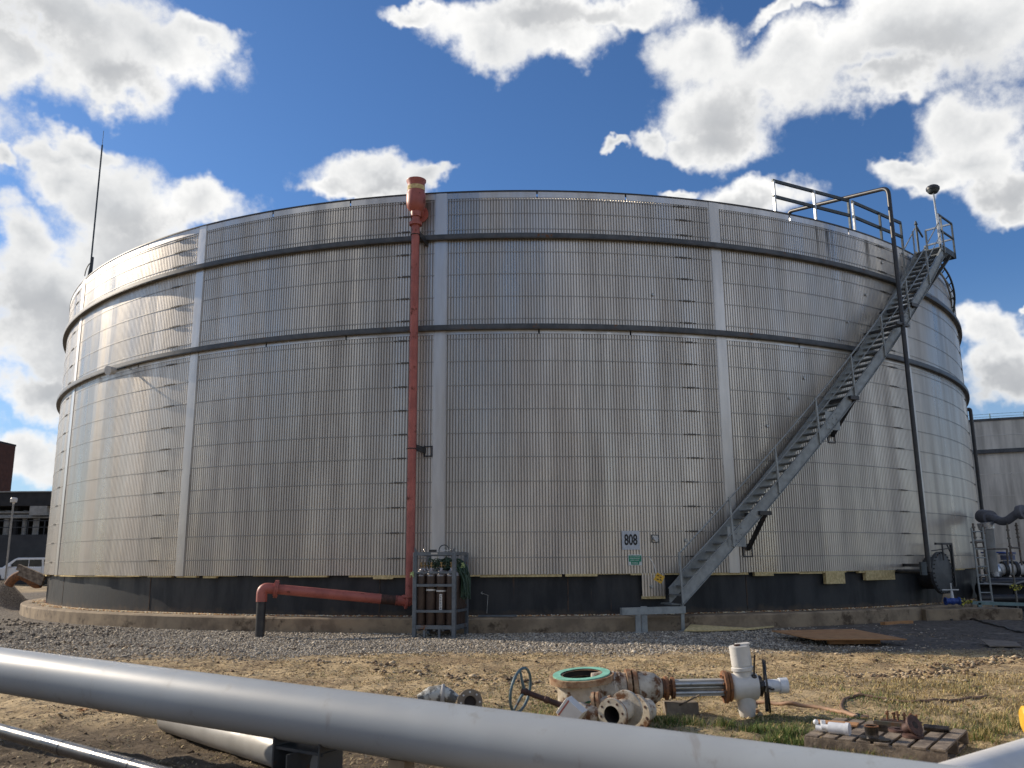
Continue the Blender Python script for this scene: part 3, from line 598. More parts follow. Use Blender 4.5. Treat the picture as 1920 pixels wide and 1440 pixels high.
def bracket(px,py,wx,wy,r=RO+.05):
    a,z=AZ(px,py,r); a2,z2=AZ(wx,wy,TR+.02); t_=st; b=empty('support_bracket',C(a,r,z)-st.location); b.parent=st
    p=C(a,r,z); w=C(a,TR+.01,z); q=C(a2 if abs(a2-a)<.05 else a,TR+.04,z2)
    m=MB().bar(w,p,.09,.09); tg=Vector((math.cos(a),math.sin(a),0)); m.bar(p-tg*.16,p+tg*.16,.09,.10); m.bar(p-Vector((0,0,.04)),q,.085,.085,tg); m.build('brace',M['black'],b)
    n=Vector((math.sin(a),-math.cos(a),0)); f=MB(); c=C(a2 if abs(a2-a)<.05 else a,TR+.012,z2-.03)
    for s in (-.13,.13): f.box(c+tg*s,(.03,.03,.30),Matrix.Rotation(a,3,'Z')); f.box(c+Vector((0,0,s*1.15)),(.26,.03,.03),Matrix.Rotation(a,3,'Z'))
    f.build('mounting_frame',M['black'],b)
bracket(1434,962,1402,1030); bracket(1601,746,1559,818); bracket(1713,572,1692,606)
# splice plates with bolts on the outer stringer
for a in (.272,.43,.60):
    m=MB().arc(a-.012,a+.012,RO+.0125,RO+.020,zc(a)-.26,zc(a)+.22,2)
    for da in (-.007,0,.007):
        for dz in (-.10,.05): p=C(a+da,RO+.02,zc(a+da)+dz); m.cyl(p,p+Vector((math.sin(a),-math.cos(a),0))*.02,.016,n=6)
    m.build('splice_plate',M['galv'],st)
# landing
LA0,LA1,LZ=.738,.797,11.20
m=MB(); 
for j in range(14): r=RI-.02+j*.06; m.arc(LA0,LA1,r,r+.008,LZ-.035,LZ,3)
for j in range(16): a=LA0+(LA1-LA0)*j/15; m.arc(a-.00045,a+.00045,RI,RO+.02,LZ-.03,LZ-.004,1)
m.build('landing_grating',M['grate'],st,smooth=0)
MB().arc(LA0-.003,LA1+.002,RO+.02,RO+.035,LZ-.12,LZ+.07,3).arc(LA1+.0005,LA1+.002,RI-.03,RO+.02,LZ-.12,LZ+.07,1).arc(LA0,LA1,RI-.035,RI-.02,LZ-.14,LZ-.01,3).build('landing_frame',M['galvd'],st)
co={k:C(a,r,LZ) for k,(a,r) in dict(a=(LA0,RO+.03),b=(LA1,RO+.03),c=(LA1,RI),m=(LA1,(RI+RO)/2)).items()}; up=Vector((0,0,1))
for k in 'abcm': MB().bar(co[k]-up*.12,co[k]+up*1.07,.05,.05,co['a']-co['b']).build('rail_post',M['alu'] if k in 'am' else M['galvd'],st)
for h in (1.07,.55):
    MB().bar(co['a']+up*h,co['b']+up*h,.05,.05).build('landing_rail',M['galvd'],st); MB().bar(co['b']+up*h,co['c']+up*h,.05,.05).build('landing_rail',M['alu'],st)
g=C(.748,RI+.05,LZ); MB().bar(g,g+up*1.0,.05,.05).bar(g+up*.95,g+up*.7+(co['b']-co['a'])*.4,.04,.06).cyl(g+up*1.0,g+up*1.12,.06,.02,10).build('gate_post',M['galvd'],st)
p=C(.775,RO,LZ-.14);q=C(.765,TR+.03,LZ-1.35); MB().bar(p,q,.09,.09).build('landing_brace',M['black'],st)
p=C(.740,RO,LZ-.14);q=C(.735,TR+.03,LZ-.9); MB().bar(p,q,.06,.06).build('landing_brace',M['black'],st)
# foot frame of the stair, standing on the gravel
f0=G(1197,1186); f1=G(1281,1183); zt=.50; tg=(f1-f0).normalized(); bk=Vector((math.sin(.17)*-1,math.cos(.17),0))
f0.z=f1.z=-.02; back=.75
fr=MB().bar(f0+up*zt-tg*.42,f1+up*zt+tg*.06,.12,.16).bar(f0,f0+up*zt,.09,.12).bar(f0+tg*.16,f0+tg*.16+up*(zt+.10),.05,.14).bar(f1,f1+up*(zt+.10),.06,.08)
fr.bar(f0+up*(zt-.02),f0+up*(zt-.02)+bk*back,.08,.12).bar(f1+up*(zt-.02),f1+up*(zt-.02)+bk*back,.08,.12).box(f0+up*.02,(.24,.2,.02)).box(f1+up*.02,(.2,.2,.02)); fr.build('foot_frame',M['galv'],st)
# yellow danger tag hung from the stair rail by a white cord
tg_=thing('warning_tag','small yellow warning tag tied to the foot of the stair rail with white cord','tag',tuple(C(.183,TR+.45,1.0)))
p=AT(1217,1044,21.05);q=AT(1231,1078,20.75); MB().tube([p,p*.5+q*.5+Vector((.03,0,.02)),q],.008,6).build('cord',M['rope'],tg_)
c=AT(1236,1084,20.73); MB().box(c,(.20,.006,.19),Matrix.Rotation(.5,3,'Y')).build('tag_plate',M['yellow'],tg_)
m=MB(); Mr=Matrix.Rotation(.5,3,'Y')
for dx,dz in ((-.05,.04),(.02,.03),(.05,-.02),(-.02,-.04)): m.box(c+Mr@Vector((dx,-.005,dz)),(.045,.004,.022),Mr)
m.build('tag_marks',M['ink'],tg_)
# ------------------------------------------------------------------ signs
def tangent(a): return Vector((math.cos(a),math.sin(a),0)),Vector((math.sin(a),-math.cos(a),0))
def textmesh(name,body,size,o,ux,uy,mat,parent,bold=.0,sx=1.):
    cu=bpy.data.curves.new('tmp','FONT'); cu.body=body; cu.size=size; cu.align_x='CENTER'; cu.align_y='CENTER'; cu.extrude=.0015; cu.offset=bold; cu.resolution_u=6
    to=bpy.data.objects.new('tmp',cu); me=bpy.data.meshes.new_from_object(to); bpy.data.objects.remove(to)
    n=ux.cross(uy); v=[o+ux*(p.co.x*sx)+uy*p.co.y+n*p.co.z for p in me.vertices]; f=[tuple(p.vertices) for p in me.polygons]; return MB().add(v,f).build(name,mat,parent,smooth=0)
a,z=AZ(1182,1013); tg,n=tangent(a); c=C(a,TR+.03,z); sg=thing('number_sign','square pale grey sign with the black number 808 on the tank wall','sign',tuple(c))
MB().box(c,(.45,.012,.46),Matrix.Rotation(a,3,'Z')).build('sign_plate',M['sign'],sg)
textmesh('digits','808',.36,c+n*.0085,tg,up,M['ink'],sg,bold=.009,sx=.62)
a,z=AZ(1190,1050); tg,n=tangent(a); c=C(a,TR+.03,z); sg=thing('safety_sign','small green and white notice with lines of fine print below the number sign','sign',tuple(c)); Mz=Matrix.Rotation(a,3,'Z')
MB().box(c,(.35,.010,.26),Mz).build('sign_plate',M['whitep'],sg)
MB().box(c+n*.007+up*.035,(.32,.005,.15),Mz).box(c+n*.007-up*.075,(.21,.005,.075),Mz).build('green_panel',M['green'],sg)
m=MB()
for j,(dz,w) in enumerate(((.075,.26),(.035,.28),(-.005,.24),(-.06,.16),(-.09,.14))):
    x=-w/2
    while x<w/2-.02: L=random.uniform(.012,.035); m.box(c+n*.0105+tg*(x+L/2)+up*dz,(L,.002,.010),Mz); x+=L+.008
m.build('fine_print',M['whitep'],sg)
a,z=AZ(1228,1010); tg,n=tangent(a); c=C(a,TR+.01,z); sg=thing('wall_gauge','small square frame with round white gauge, right of the number sign','gauge',tuple(c)); Mz=Matrix.Rotation(a,3,'Z')
m=MB()
for s in (-.085,.085): m.box(c+tg*s+n*.02,(.02,.03,.19),Mz).box(c+up*s+n*.02,(.15,.03,.02),Mz)
m.build('square_frame',M['galvd'],sg); MB().box(c+n*.012,(.15,.012,.15),Mz).build('back_plate',M['trim'],sg); MB().cyl(c+n*.02,c+n*.09,.055,n=20).build('gauge_dial',M['lampw'],sg)
# ------------------------------------------------------------------ red standpipe
sp_=thing('red_standpipe','tall faded red standpipe with a funnel head, elbows and a black leg in the gravel','pipe',tuple(C(-.129,19.45,0)))
r=19.45;a=-.129; _,zt=AZ(777,338,r); zb=AZ(768,1128,r)[1]; ax=C(a,r,0)
P=lambda z:Vector((ax.x,ax.y,z))
MB().lathe(P(0),up,[(zb+.05,.105),(10.18,.105)],28).build('riser',M['red'],sp_)
MB().lathe(P(0),up,[(10.18,.10),(10.18,.165),(10.215,.165),(10.225,.165),(10.26,.165),(10.26,.10)],28).build('riser_flange',M['red'],sp_)
hz0=AZ(777,396,r)[1]; top=AZ(777,341,r)[1]
MB().lathe(P(0),up,[(10.26,.10),(hz0-.16,.10),(hz0-.16,.13),(hz0-.02,.13),(hz0+.03,.18),(hz0+.10,.235),(hz0+.22,.25),(top-.36,.25),(top-.30,.225),(top-.06,.225),(top,.26),(top+.03,.26),(top+.02,.21),(top-.3,.19)],32).build('funnel_head',M['red'],sp_)
MB().lathe(P(0),up,[(top-.27,.229),(top-.15,.229)],32).build('pale_band',M['wool'],sp_)
h=C(a,19.2,hz0+.08); MB().cyl(h,P(hz0+.08),.13,n=20).flange(C(a,19.02,hz0+.08),P(0)-C(a,19.,0),.10,.24,.05,8).cyl(C(a,18.95,hz0+.08),h,.13,n=20).build('side_outlet',M['red'],sp_)
for px,py in ((790,440),(786,841)):
    z=AZ(px,py,r)[1]; w=C(a+.012,TR+.02,z-.10 if py<500 else z); m=MB().bar(P(z+.03)+Vector((.09,0,0)),w,.05,.15).bar(P(z)-Vector((.14,0,0)),P(z)+Vector((.14,0,0)),.02,.02)
    m.torus(P(z),up,.112,.012,24,6)
    if py>500:
        tg,n=tangent(a+.016); c=C(a+.016,TR+.02,z-.02)
        for s in (-.10,.10): m.box(c+tg*s,(.03,.03,.28),Matrix.Rotation(a,3,'Z')); m.box(c+up*s*1.2,(.2,.03,.03),Matrix.Rotation(a,3,'Z'))
    m.build('wall_bracket',M['black'],sp_)
leg=G(487,1193); z1=1.07; cor=P(zb); eb=Vector((leg.x,leg.y,z1)); d=(cor-eb).normalized()
ep=cor-d*.34
MB().tube(bendpath([P(zb+.10),cor,ep],.26,8),.115,20).build('elbow',M['red'],sp_)
MB().flange(P(zb+.10),up,.08,.19,.05,8).build('elbow_flange',M['red'],sp_)
MB().flange(cor-d*.05+Vector((0,0,0)),-d,.08,.18,.05,8).build('elbow_flange',M['red'],sp_)
k=eb+d*(cor-eb).length*.80; k2=eb+d*(cor-eb).length*.905
MB().tube([eb+d*.30,k],.115,22).build('cross_pipe',M['red'],sp_)
MB().tube([k,k2],.112,22).build('bare_pipe_section',M['dkrust'],sp_); MB().tube([k2,ep],.116,22).build('cross_pipe',M['red'],sp_)
MB().tube(bendpath([eb+d*.32,eb,Vector((leg.x,leg.y,.76))],.27,8),.122,20).build('elbow',M['red'],sp_)
MB().flange(eb+d*.27,d,.09,.20,.04,8).flange(eb+d*.315,d,.09,.20,.04,8).build('elbow_flange',M['red'],sp_)
MB().tube([Vector((leg.x,leg.y,-.25)),Vector((leg.x,leg.y,.765))],.105,22).build('buried_leg',M['black'],sp_)
# ------------------------------------------------------------------ black vent pipe beside the stair
vp=thing('black_vent_pipe','thin black pipe rising beside the stair and bending over the roof rail','pipe',tuple(C(.622,19.5,0)))
rr=20.25
def vpt(px,py,Y=None): 
    q=AZ(px,py,rr); return C(q[0],rr,q[1])
v0=vpt(1742,1072); v1=vpt(1665,352); aa1=AZ(1665,352,rr)[0]
end=AT(1478,397,26.8); low_=Vector((end.x,end.y,11.3))
MB().tube(bendpath([v0,v1,end,low_],.22,7),.062,14).build('riser',M['black'],vp); MB().tube(bendpath([v0+up*.1,v0,v0+(C(.60,18.9,v0.z)-v0)],.1),.061,12).build('lower_elbow',M['black'],vp)
for px,py in ((1690,608),):
    p=vpt(px,py); w=C(AZ(px,py,rr)[0],TR+.02,p.z); tg,n=tangent(.63); MB().bar(p-tg*.3,p+tg*.34,.10,.07).bar(p+tg*.1,w+tg*.1,.07,.07).torus(p,up,.07,.012,20,6).build('pipe_bracket',M['black'],vp)
p=vpt(1737,1060); w=C(.62,18.9,p.z); MB().bar(p,w,.08,.08).build('pipe_bracket',M['black'],vp); q=vpt(1731,1066); MB().box(q,(.14,.12,.34)).build('junction_box',M['galvd'],vp)
# ------------------------------------------------------------------ roof guard rails
def guard(a0,a1,ps,lab):
    o=thing('roof_guardrail',lab,'guardrail',tuple(C((a0+a1)/2,18.9,11.24)),'guardrails on the tank roof')
    for a,mm in ps: b=C(a,18.9,11.2); MB().bar(b,b+up*1.05,.06,.06,b-Vector((TX,TY,11.2))).build('rail_post',mm,o)
    for h in (1.0,.52): MB().bar(C(a0,18.9,11.25+h),C(a1,18.9,11.25+h),.055,.09).build('top_rail' if h>.9 else 'middle_rail',M['galvd'],o)
guard(.406,.571,((.408,M['alu']),(.489,M['alu']),(.569,M['galvd'])),'dark roof guardrail on the left with the black pipe crossing over it')
guard(.578,.728,((.580,M['alu']),(.655,M['galvd']),(.727,M['galvd'])),'dark roof guardrail on the right ending above the stair head')
# curved railing with rungs that hugs the far right of the tank below the landing
ro=[AT(x,y,Y_) for x,y,Y_ in ((1752,484,26.6),(1766,497,27.4),(1779,516,28.2),(1787,538,28.9),(1790,562,29.4),(1787,592,29.6))]
ri=[AT(x,y,Y_) for x,y,Y_ in ((1746,493,26.8),(1760,507,27.6),(1772,525,28.4),(1780,546,29.1),(1784,566,29.6),(1785,592,29.7))]
lad=thing('curved_railing','curved bright railing with rungs hugging the tank wall behind the stair landing','railing',tuple(ro[-1]))
def sm3(P,n=5):
    o_=[];Q_=[P[0]]+P+[P[-1]]
    for i in range(1,len(Q_)-2):
        for k in range(n):
            t_=k/n;a,b,c,d=Q_[i-1],Q_[i],Q_[i+1],Q_[i+2];o_.append(.5*((2*b)+(c-a)*t_+(2*a-5*b+4*c-d)*t_*t_+(3*b-a-3*c+d)*t_**3))
    return o_+[P[-1]]
so_,si_=sm3(ro),sm3(ri)
MB().tube(so_,.035,8).build('outer_rail',M['galvd'],lad); MB().tube(si_,.035,8).build('inner_rail',M['alu'],lad)
for k in range(1,len(so_),3): MB().tube([so_[k],si_[k]],.02,6).build('rung',M['galvd'],lad)
# lightning rod on the left
rb=C(-.868,18.95,11.2); rod=thing('lightning_rod','tall thin lightning rod standing on the left rim of the tank','lightning rod',tuple(rb)); hp=AT(175,272,rb.y).z
MB().tube([rb,Vector((rb.x,rb.y,hp))],.028,8).build('mast',M['galvd'],rod); MB().tube([Vector((rb.x,rb.y,hp)),Vector((rb.x,rb.y,hp+.55))],.008,6).build('tip',M['galvd'],rod)
MB().bar(rb+Vector((-.09,.06,-.05)),rb+Vector((.04,0,.75)),.06,.05).bar(rb+Vector((.05,-.02,-.05)),rb+Vector((.05,0,.78)),.06,.05).bar(rb+Vector((-.05,0,.25)),rb+Vector((.05,0,.3)),.04,.04).tube(arcpts(rb+Vector((.05,0,.1)),.22,PI*.5,PI*1.0,(1,0,0),(0,0,2.2),6),.018,6).build('rod_bracket',M['black'],rod)
# level antenna above the landing
ab=C(.744,RO-.02,LZ-.1); at_=AT(1739,362,ab.y); pole_t=Vector((at_.x,at_.y,at_.z)); an=thing('mushroom_antenna','dark mushroom shaped head on a bright pole above the stair landing','antenna',tuple(ab))
MB().tube([ab,Vector((ab.x-.05,ab.y,pole_t.z))],.03,10).build('pole',M['alu'],an); q=Vector((ab.x-.05,ab.y,pole_t.z))
MB().lathe(q,up,[(0,.0),(0,.13),(.05,.17),(.10,.18),(.10,.0)],24).build('base_cup',M['galvd'],an); MB().lathe(q,up,[(.10,.0),(.10,.20),(.17,.205),(.22,.17),(.26,.10),(.275,.0)],24).build('cap',M['black'],an)
# flood lamp under the lower girder
c=C(-.664,TR+.34,7.32); lp=thing('flood_lamp','small white lamp hanging under the lower girder on the left','lamp',tuple(c)); 
MB().cyl(c+Vector((0,0,-.02)),c+Vector((-.10,-.2,-.06)),.11,.15,14).build('lamp_head',M['lampw'],lp); MB().bar(c,C(-.655,TR+.08,7.42),.04,.04).build('lamp_arm',M['galvd'],lp)
# ------------------------------------------------------------------ gas cylinder rack
rk0=Vector((-2.255,19.78,-.01)); ra=R(-14); ru=Vector((math.cos(ra),math.sin(ra),0)); rv=Vector((-math.sin(ra),math.cos(ra),0))
rk=thing('cylinder_rack','blue grey steel lifting frame holding brown gas cylinders beside the red pipe','rack',tuple(rk0+ru*.5+rv*.5))
Q=lambda x,y,z: rk0+ru*x+rv*y+up*z
w=1.0;dp=1.0;H_=1.84
for x,y in ((0.04,.04),(w-.04,.04),(w-.04,dp-.04),(.04,dp-.04)): MB().bar(Q(x,y,0),Q(x,y,H_),.085,.085,ru).build('corner_post',M['rack'],rk,bevel=.004)
for zz,hh in ((H_-.03,.075),(1.40,.045),(1.12,.055),(.56,.055),(.22,.085)):
    for (x0,y0,x1,y1) in ((.085,.02,w-.085,.02),(w-.02,.085,w-.02,dp-.085),(.02,.085,.02,dp-.085),(.085,dp-.02,w-.085,dp-.02)):
        if (y0==.02 and y1==.02) or zz>1.7 or zz<.3 or y0==dp-.02 or x0==.02 or zz==.56: MB().bar(Q(x0,y0,zz),Q(x1,y1,zz),.035,hh).build('cross_bar',M['rack'],rk)
m=MB()
for j in range(5): m.bar(Q(.1+.2*j,.05,.16),Q(.1+.2*j,dp-.05,.16),.06,.05)
for x in (.27,.62): m.bar(Q(x,.05,.0),Q(x,.05,.18),.08,.05)
for x in (.27,.62): m.bar(Q(x,dp-.05,.0),Q(x,dp-.05,.18),.08,.05)
m.build('floor_grid',M['rack'],rk)
MB().bar(Q(.085,.5,H_-.05),Q(w-.085,.5,H_-.05),.06,.06).box(Q(.46,.02,H_+.035),(.16,.06,.05),Matrix.Rotation(ra,3,'Z')).build('top_beam',M['black'],rk)
MB().torus(Q(.56,.5,H_+.05),rv,.12,.011,28,6).build('lifting_ring',M['galvd'],rk)
for x in (.22,.86): MB().torus(Q(x,.12,H_+.045),ru,.035,.012,14,6).build('shackle',M['silver'],rk)
MB().tube([Q(.5,.45,H_+.05),Q(.7,.3,H_+.045),Q(.86,.12,H_+.05)],.008,6).tube([Q(.86,.12,H_+.05),Q(.97,.2,H_+.04)],.008,6).build('lifting_wire',M['rope'],rk)
MB().box(Q(.50,-.0,H_-.025),(.15,.01,.04),Matrix.Rotation(ra,3,'Z')).build('data_plate',M['trim'],rk)
for x in (.02,w-.02): MB().prism([(0,0),(.08,0),(0,.12)],Q(x,.02,H_+.008),ru if x<.5 else -ru,up,rv*.02).build('corner_lug',M['rack'],rk)
def bottle(lab,grp):
    o=thing('gas_cylinder',lab,'gas cylinder',(0,0,0),grp); b=MB().lathe((0,0,.19),up,[(0,0),(0,.10),(.02,.113),(1.13,.113)],24).build('body',M['bottle'],o)
    MB().lathe((0,0,.19),up,[(1.13,.113),(1.18,.107),(1.23,.085),(1.265,.045),(1.28,.035),(1.31,.033),(1.31,0)],24).build('shoulder',M['silver'],o)
    MB().cyl((0,0,1.50),(0,0,1.60),.016,n=10).cyl((-.04,0,1.55),(.05,0,1.55),.012,n=8).cyl((0,0,1.60),(0,0,1.625),.028,n=10).build('valve',M['brass'],o)
    return o
names={(0,0):'brown gas cylinder at the left end of the front row in the rack',(1,0):'brown gas cylinder with a white band, second from left in the front row',(2,0):'brown gas cylinder with a white band and an upright paper label',(3,0):'brown gas cylinder at the right end of the front row behind the corner post',(3,1):'brown gas cylinder second from the front on the right side of the rack',(3,2):'brown gas cylinder third from the front on the right side of the rack',(3,3):'brown gas cylinder in the rear right corner of the rack'}
proto=bottle('','gas cylinders standing in the rack')
for j in range(4):
    for i in range(4):
        o=proto if (i,j)==(0,0) else copy_tree(proto,(0,0,0)); o.location=Q(.145+.237*i,.16+.228*j,0)
        o['label']=names.get((i,j),'brown gas cylinder standing behind the front row inside the rack')
        for ch in (o.children if j==0 and i in (1,2) else ()):
            if ch.name.startswith('body'):
                z0=1.02-.02*i; m=MB().lathe(o.location,up,[(z0+.06*0,.1145),(z0+.035,.1145)],24); m.build('band_sticker',M['paper'],ch,smooth=35)
                if i==2: 
                    c=o.location+Vector((-.0,-.1165,.76)); c2=o.location; ang=R(-8)
                    m=MB().box(c,(.06,.004,.34)); m.build('paper_label',M['paper'],ch)
                    m=MB()
                    for kk in range(9): m.box(c+Vector((random.uniform(-.004,.004),-.003,-.14+kk*.034)),(.025,.002,.018))
                    m.build('label_print',M['ink'],ch)
hb=thing('hose_bundle','tangled dark green hoses draped over the right rear of the cylinder rack','hoses',tuple(Q(.8,.6,1.4)))
rn=random.Random(3); m=MB()
for k in range(34):
    x0=rn.uniform(.5,.9);y0=rn.uniform(.25,.75);z0=rn.uniform(1.5,1.72)
    pts=[Q(x0-.25,y0,z0-.05),Q(x0,y0+.05,z0),Q(min(.98+rn.uniform(-.05,.06),1.04),y0+.1,z0-rn.uniform(.05,.2)),Q(w+.03+rn.uniform(-.03,.10),y0+rn.uniform(0,.2),rn.uniform(1.1,1.3)),Q(w+.03+rn.uniform(-.02,.10),y0+rn.uniform(0,.2),rn.uniform(.78,1.0))]
    m.tube(bendpath(pts,.2,4),.013,6)
for k in range(20): m.torus(Q(rn.uniform(.25,.7),rn.uniform(.2,.7),rn.uniform(1.55,1.68)),Vector((rn.uniform(-1,1),rn.uniform(-1,1),rn.uniform(-.5,.5))),rn.uniform(.05,.14),.008,20,5)
m.build('hoses',M['hose'],hb)
m=MB()
for k in range(10):
    for (x,y,z) in ((0.0,-.03,1.36),(w+.05,.4,1.55)): m.bar(Q(x+rn.uniform(-.05,.05),y-.02,z+rn.uniform(-.07,.07)),Q(x+rn.uniform(-.05,.05),y-.03,z+rn.uniform(-.07,.07)),.012,.012)
tapes=m.build('cable_ties',pm('pale_green_tie',(.45,.55,.25),(.3,.4,.15),.6),hb)
# ------------------------------------------------------------------ foreground pipes
th=.5024; bd_=Vector((-math.cos(th),math.sin(th),.032)).normalized(); b0=Vector((0,5.95,.441)); BP=lambda s:b0+bd_*s
gp=thing('grey_pipeline','large glossy grey pipeline crossing the whole foreground','pipe',tuple(BP(3)-up*.3))
MB().tube([BP(s) for s in np.linspace(-6.5,13,12)],.203,64).build('pipe_run',M['gpipe'],gp,smooth=60)
for s in (-4.2,7.9,): MB().lathe(BP(s),bd_,[(0,.2032),(.004,.2058),(.012,.2062),(.018,.2058),(.022,.2032)],64).build('weld_bead',M['gpipe'],gp,smooth=60)
sup=thing('pipe_support','dark steel saddle support under the grey pipeline','pipe support',tuple(BP(2.1)-up*.45))
side=Vector((-bd_.y,bd_.x,0)).normalized()
c=BP(1.75); m=MB(); m.bar(Vector((c.x,c.y,-.02))-bd_*.26,Vector((c.x,c.y,-.02))+bd_*.26,.34,.03)
for s in (-.22,.22): m.bar(c-up*.50+bd_*s,c-up*.16+bd_*s,.26,.014,bd_)
m.bar(c-up*.235-bd_*.24,c-up*.235+bd_*.24,.22,.02); m.bar(c-up*.45,c-up*.24,.012,.44,side); m.build('saddle',M['girder'],sup)
s2=thing('pipe_support','dark steel post support under the far left end of the grey pipeline','pipe support',tuple(BP(7.75)-up*.6)); c=BP(7.75)
MB().bar(Vector((c.x,c.y,-.05)),c-up*.2,.12,.12).bar(c-up*.23-side*.22,c-up*.23+side*.22,.12,.05).bar(c-side*.235-up*.45,c-side*.235+up*.0,.05,.05).bar(c+side*.235-up*.45,c+side*.235,.05,.05).build('post',M['girder'],s2)
s3=thing('pipe_support','small pale block support under the grey pipeline right of the saddle','pipe support',tuple(BP(.75)-up*.45)); c=BP(.9); MB().bar(Vector((c.x,c.y,-.02)),c-up*.2,.14,.12,side).build('block',M['conc'],s3)
p0=G(318,1372);p1=G(518,1437); p0.z=p1.z=.13; dd=(p1-p0)
lo=thing('loose_pipe','short pale grey pipe lying on the dirt beneath the large pipeline','pipe',tuple(p0-up*.13))
MB().tube([p0-dd*.0,p0+dd*1.35],.135,36).build('pipe_run',M['lpipe'],lo,smooth=60)
bt=.676; kd=Vector((-math.cos(bt),math.sin(bt),0)); k0=Vector((0,3.463,.4845)); bk_=thing('black_pipeline','thin glossy black pipe crossing the lower left corner','pipe',(-2,5,.4))
MB().tube([k0+kd*s for s in np.linspace(1.0,9,6)],.045,32).build('pipe_run',M['blackpipe'],bk_,smooth=60)
for s in (2.75,3.6,5.1): MB().lathe(k0+kd*s,kd,[(0,.0452),(.003,.0472),(.02,.0472),(.023,.0452)],32).build('joint_ring',M['blackpipe'],bk_)
w0=G(1737,1432,.36); w1=G(1920,1379,.36); wd=(w1-w0); wd.z=0; wd.normalize(); ws=Vector((wd.y,-wd.x,0)); wc=w0+ws*.12+up*-.16
wp=thing('white_pipeline','sunlit white pipe running from under the grey pipeline to the right','pipe',tuple(wc+wd*1)); 
MB().tube([wc-wd*1.1,wc+wd*5],.18,48).build('pipe_run',M['wpipe'],wp,smooth=60)
yp=AT(1922,1352,7.9); yv=thing('capped_standpipe','bright yellow round cap at the right edge behind the white pipe','pipe cap',tuple(yp)); MB().lathe(yp-Vector((.02,0,0)),(1,-.25,.05),[(0,0),(0,.10),(.02,.125),(.16,.125),(.16,.0)],28).build('cap_shell',M['yellow'],yv)
MB().cyl(yp+Vector((.1,-.02,0)),yp+Vector((.5,-.12,.02)),.085,n=24).build('white_neck',M['wpipe'],yv); MB().bar(Vector((yp.x+.3,yp.y-.06,0)),yp+Vector((.3,-.06,-.08)),.06,.06).build('cap_post',M['wpipe'],yv)
wl=G(1905,1436,.28); wd2=thing('green_weed','small leafy green weed at the lower right corner','weed',(wl.x,wl.y-.25,0)); m=MB(); rn=random.Random(5)
for k in range(90):
    p=wl+Vector((rn.uniform(-.12,.3),rn.uniform(-.3,-.15),rn.uniform(-.26,.03))); a=rn.uniform(0,6.3); l=rn.uniform(.025,.05); d=Vector((math.cos(a),math.sin(a),rn.uniform(-.2,.8))).normalized(); q=d.cross(up).normalized()*l*.35
    m.add([p,p+d*l*.5+q,p+d*l,p+d*l*.5-q],[(0,1,2,3)])
m.build('leaves',M['leaf'],wd2,smooth=0); m=MB()
for k in range(9): m.tube([Vector((wl.x+.08*k-.2,wl.y-.25,0)),Vector((wl.x+.09*k-.2,wl.y-.23,.26))],.004,5)
m.build('stems',M['leaf'],wd2)
# ------------------------------------------------------------------ big gate valve lying on its side
VY=9.6; A_=lambda px,py,Y=VY:AT(px,py,Y)
s_=VY/1649*1.02   # metres per pixel there
gv=thing('gate_valve','large rusty white gate valve with mint green flange face and motor actuator','valve',tuple(A_(1180,1325)-up*.02))
tl=Vector((-.07,-.09,1)).normalized(); fc=A_(1090,1262); 
MB().lathe(fc-tl*.075,tl,[(0,.20),(0,.345),(.062,.345),(.062,.24),(.062,.20)],56).build('upper_flange',M['rustw'],gv)
MB().lathe(fc-tl*.010,tl,[(-.003,.305),(.009,.305),(.009,.225),(-.003,.225)],56).build('gasket_face',M['gasket'],gv)
MB().lathe(fc-tl*.36,tl,[(0,0),(0,.215),(.355,.222),(.355,.225),(.30,.226)],48).build('bore',M['inside'],gv)
m=MB().lathe(fc-tl*.42,tl,[(0,.29),(.12,.275),(.30,.265),(.35,.27)],48)
axv=(A_(1385,1287)-A_(1100,1293)); axv.z*=1; axv.normalize(); v0=A_(1110,1293,VY+.02); L=lambda px:(px-1110)*s_
m.lathe(v0,axv,[(0,.0),(0,.17),(L(1130),.18),(L(1160),.172),(L(1170),.165)],40); m.build('body',M['valve'],gv)
MB().lathe(v0,axv,[(L(1147),.178),(L(1147),.184),(L(1150),.184),(L(1150),.176)],40).lathe(v0,axv,[(L(1156),.176),(L(1156),.182),(L(1159),.182),(L(1159),.174)],40).build('casting_ribs',M['valve'],gv)
MB().flange(fc-tl*.50,tl,.2,.32,.06,0,48).build('lower_flange',M['rustw'],gv)
MB().lathe(fc-tl*.30+Vector((.04,-.275,-.03)),(-.05,-1,.05),[(0,.085),(.012,.085),(.012,0)],24).build('round_patch',M['dgreen'],gv)
MB().flange(v0+axv*L(1171),axv,.05,.205,.045,12,44,.013).build('bonnet_flange',M['rustw'],gv); MB().flange(v0+axv*L(1182),axv,.05,.200,.045,12,44,.013).build('bonnet_flange',M['rustw'],gv)
MB().lathe(v0+axv*L(1191),axv,[(0,.175),(L(1210)-L(1191),.172),(L(1222)-L(1191),.155),(L(1234)-L(1191),.10),(L(1238)-L(1191),.05),(L(1240)-L(1191),0)],40).build('bonnet',M['valve'],gv)
MB().lathe(v0+axv*L(1236),axv,[(0,.04),(0,.10),(.03,.10),(.035,.08),(.09,.075),(.095,.11),(.125,.11),(.125,.0)],28).flange(v0+axv*L(1240),axv,.03,.12,.03,6,24,.014).build('packing_gland',M['rust'],gv)
m=MB()
for ds in ((0,-.062,.045),(0,-.062,-.045),(0,.062,.045),(0,.062,-.045)): m.tube([v0+axv*L(1254)+Vector(ds),v0+axv*L(1345)+Vector(ds)],.018,10)
m.tube([v0+axv*L(1254),v0+axv*L(1345)],.026,12).build('yoke_rods',M['alu'],gv)
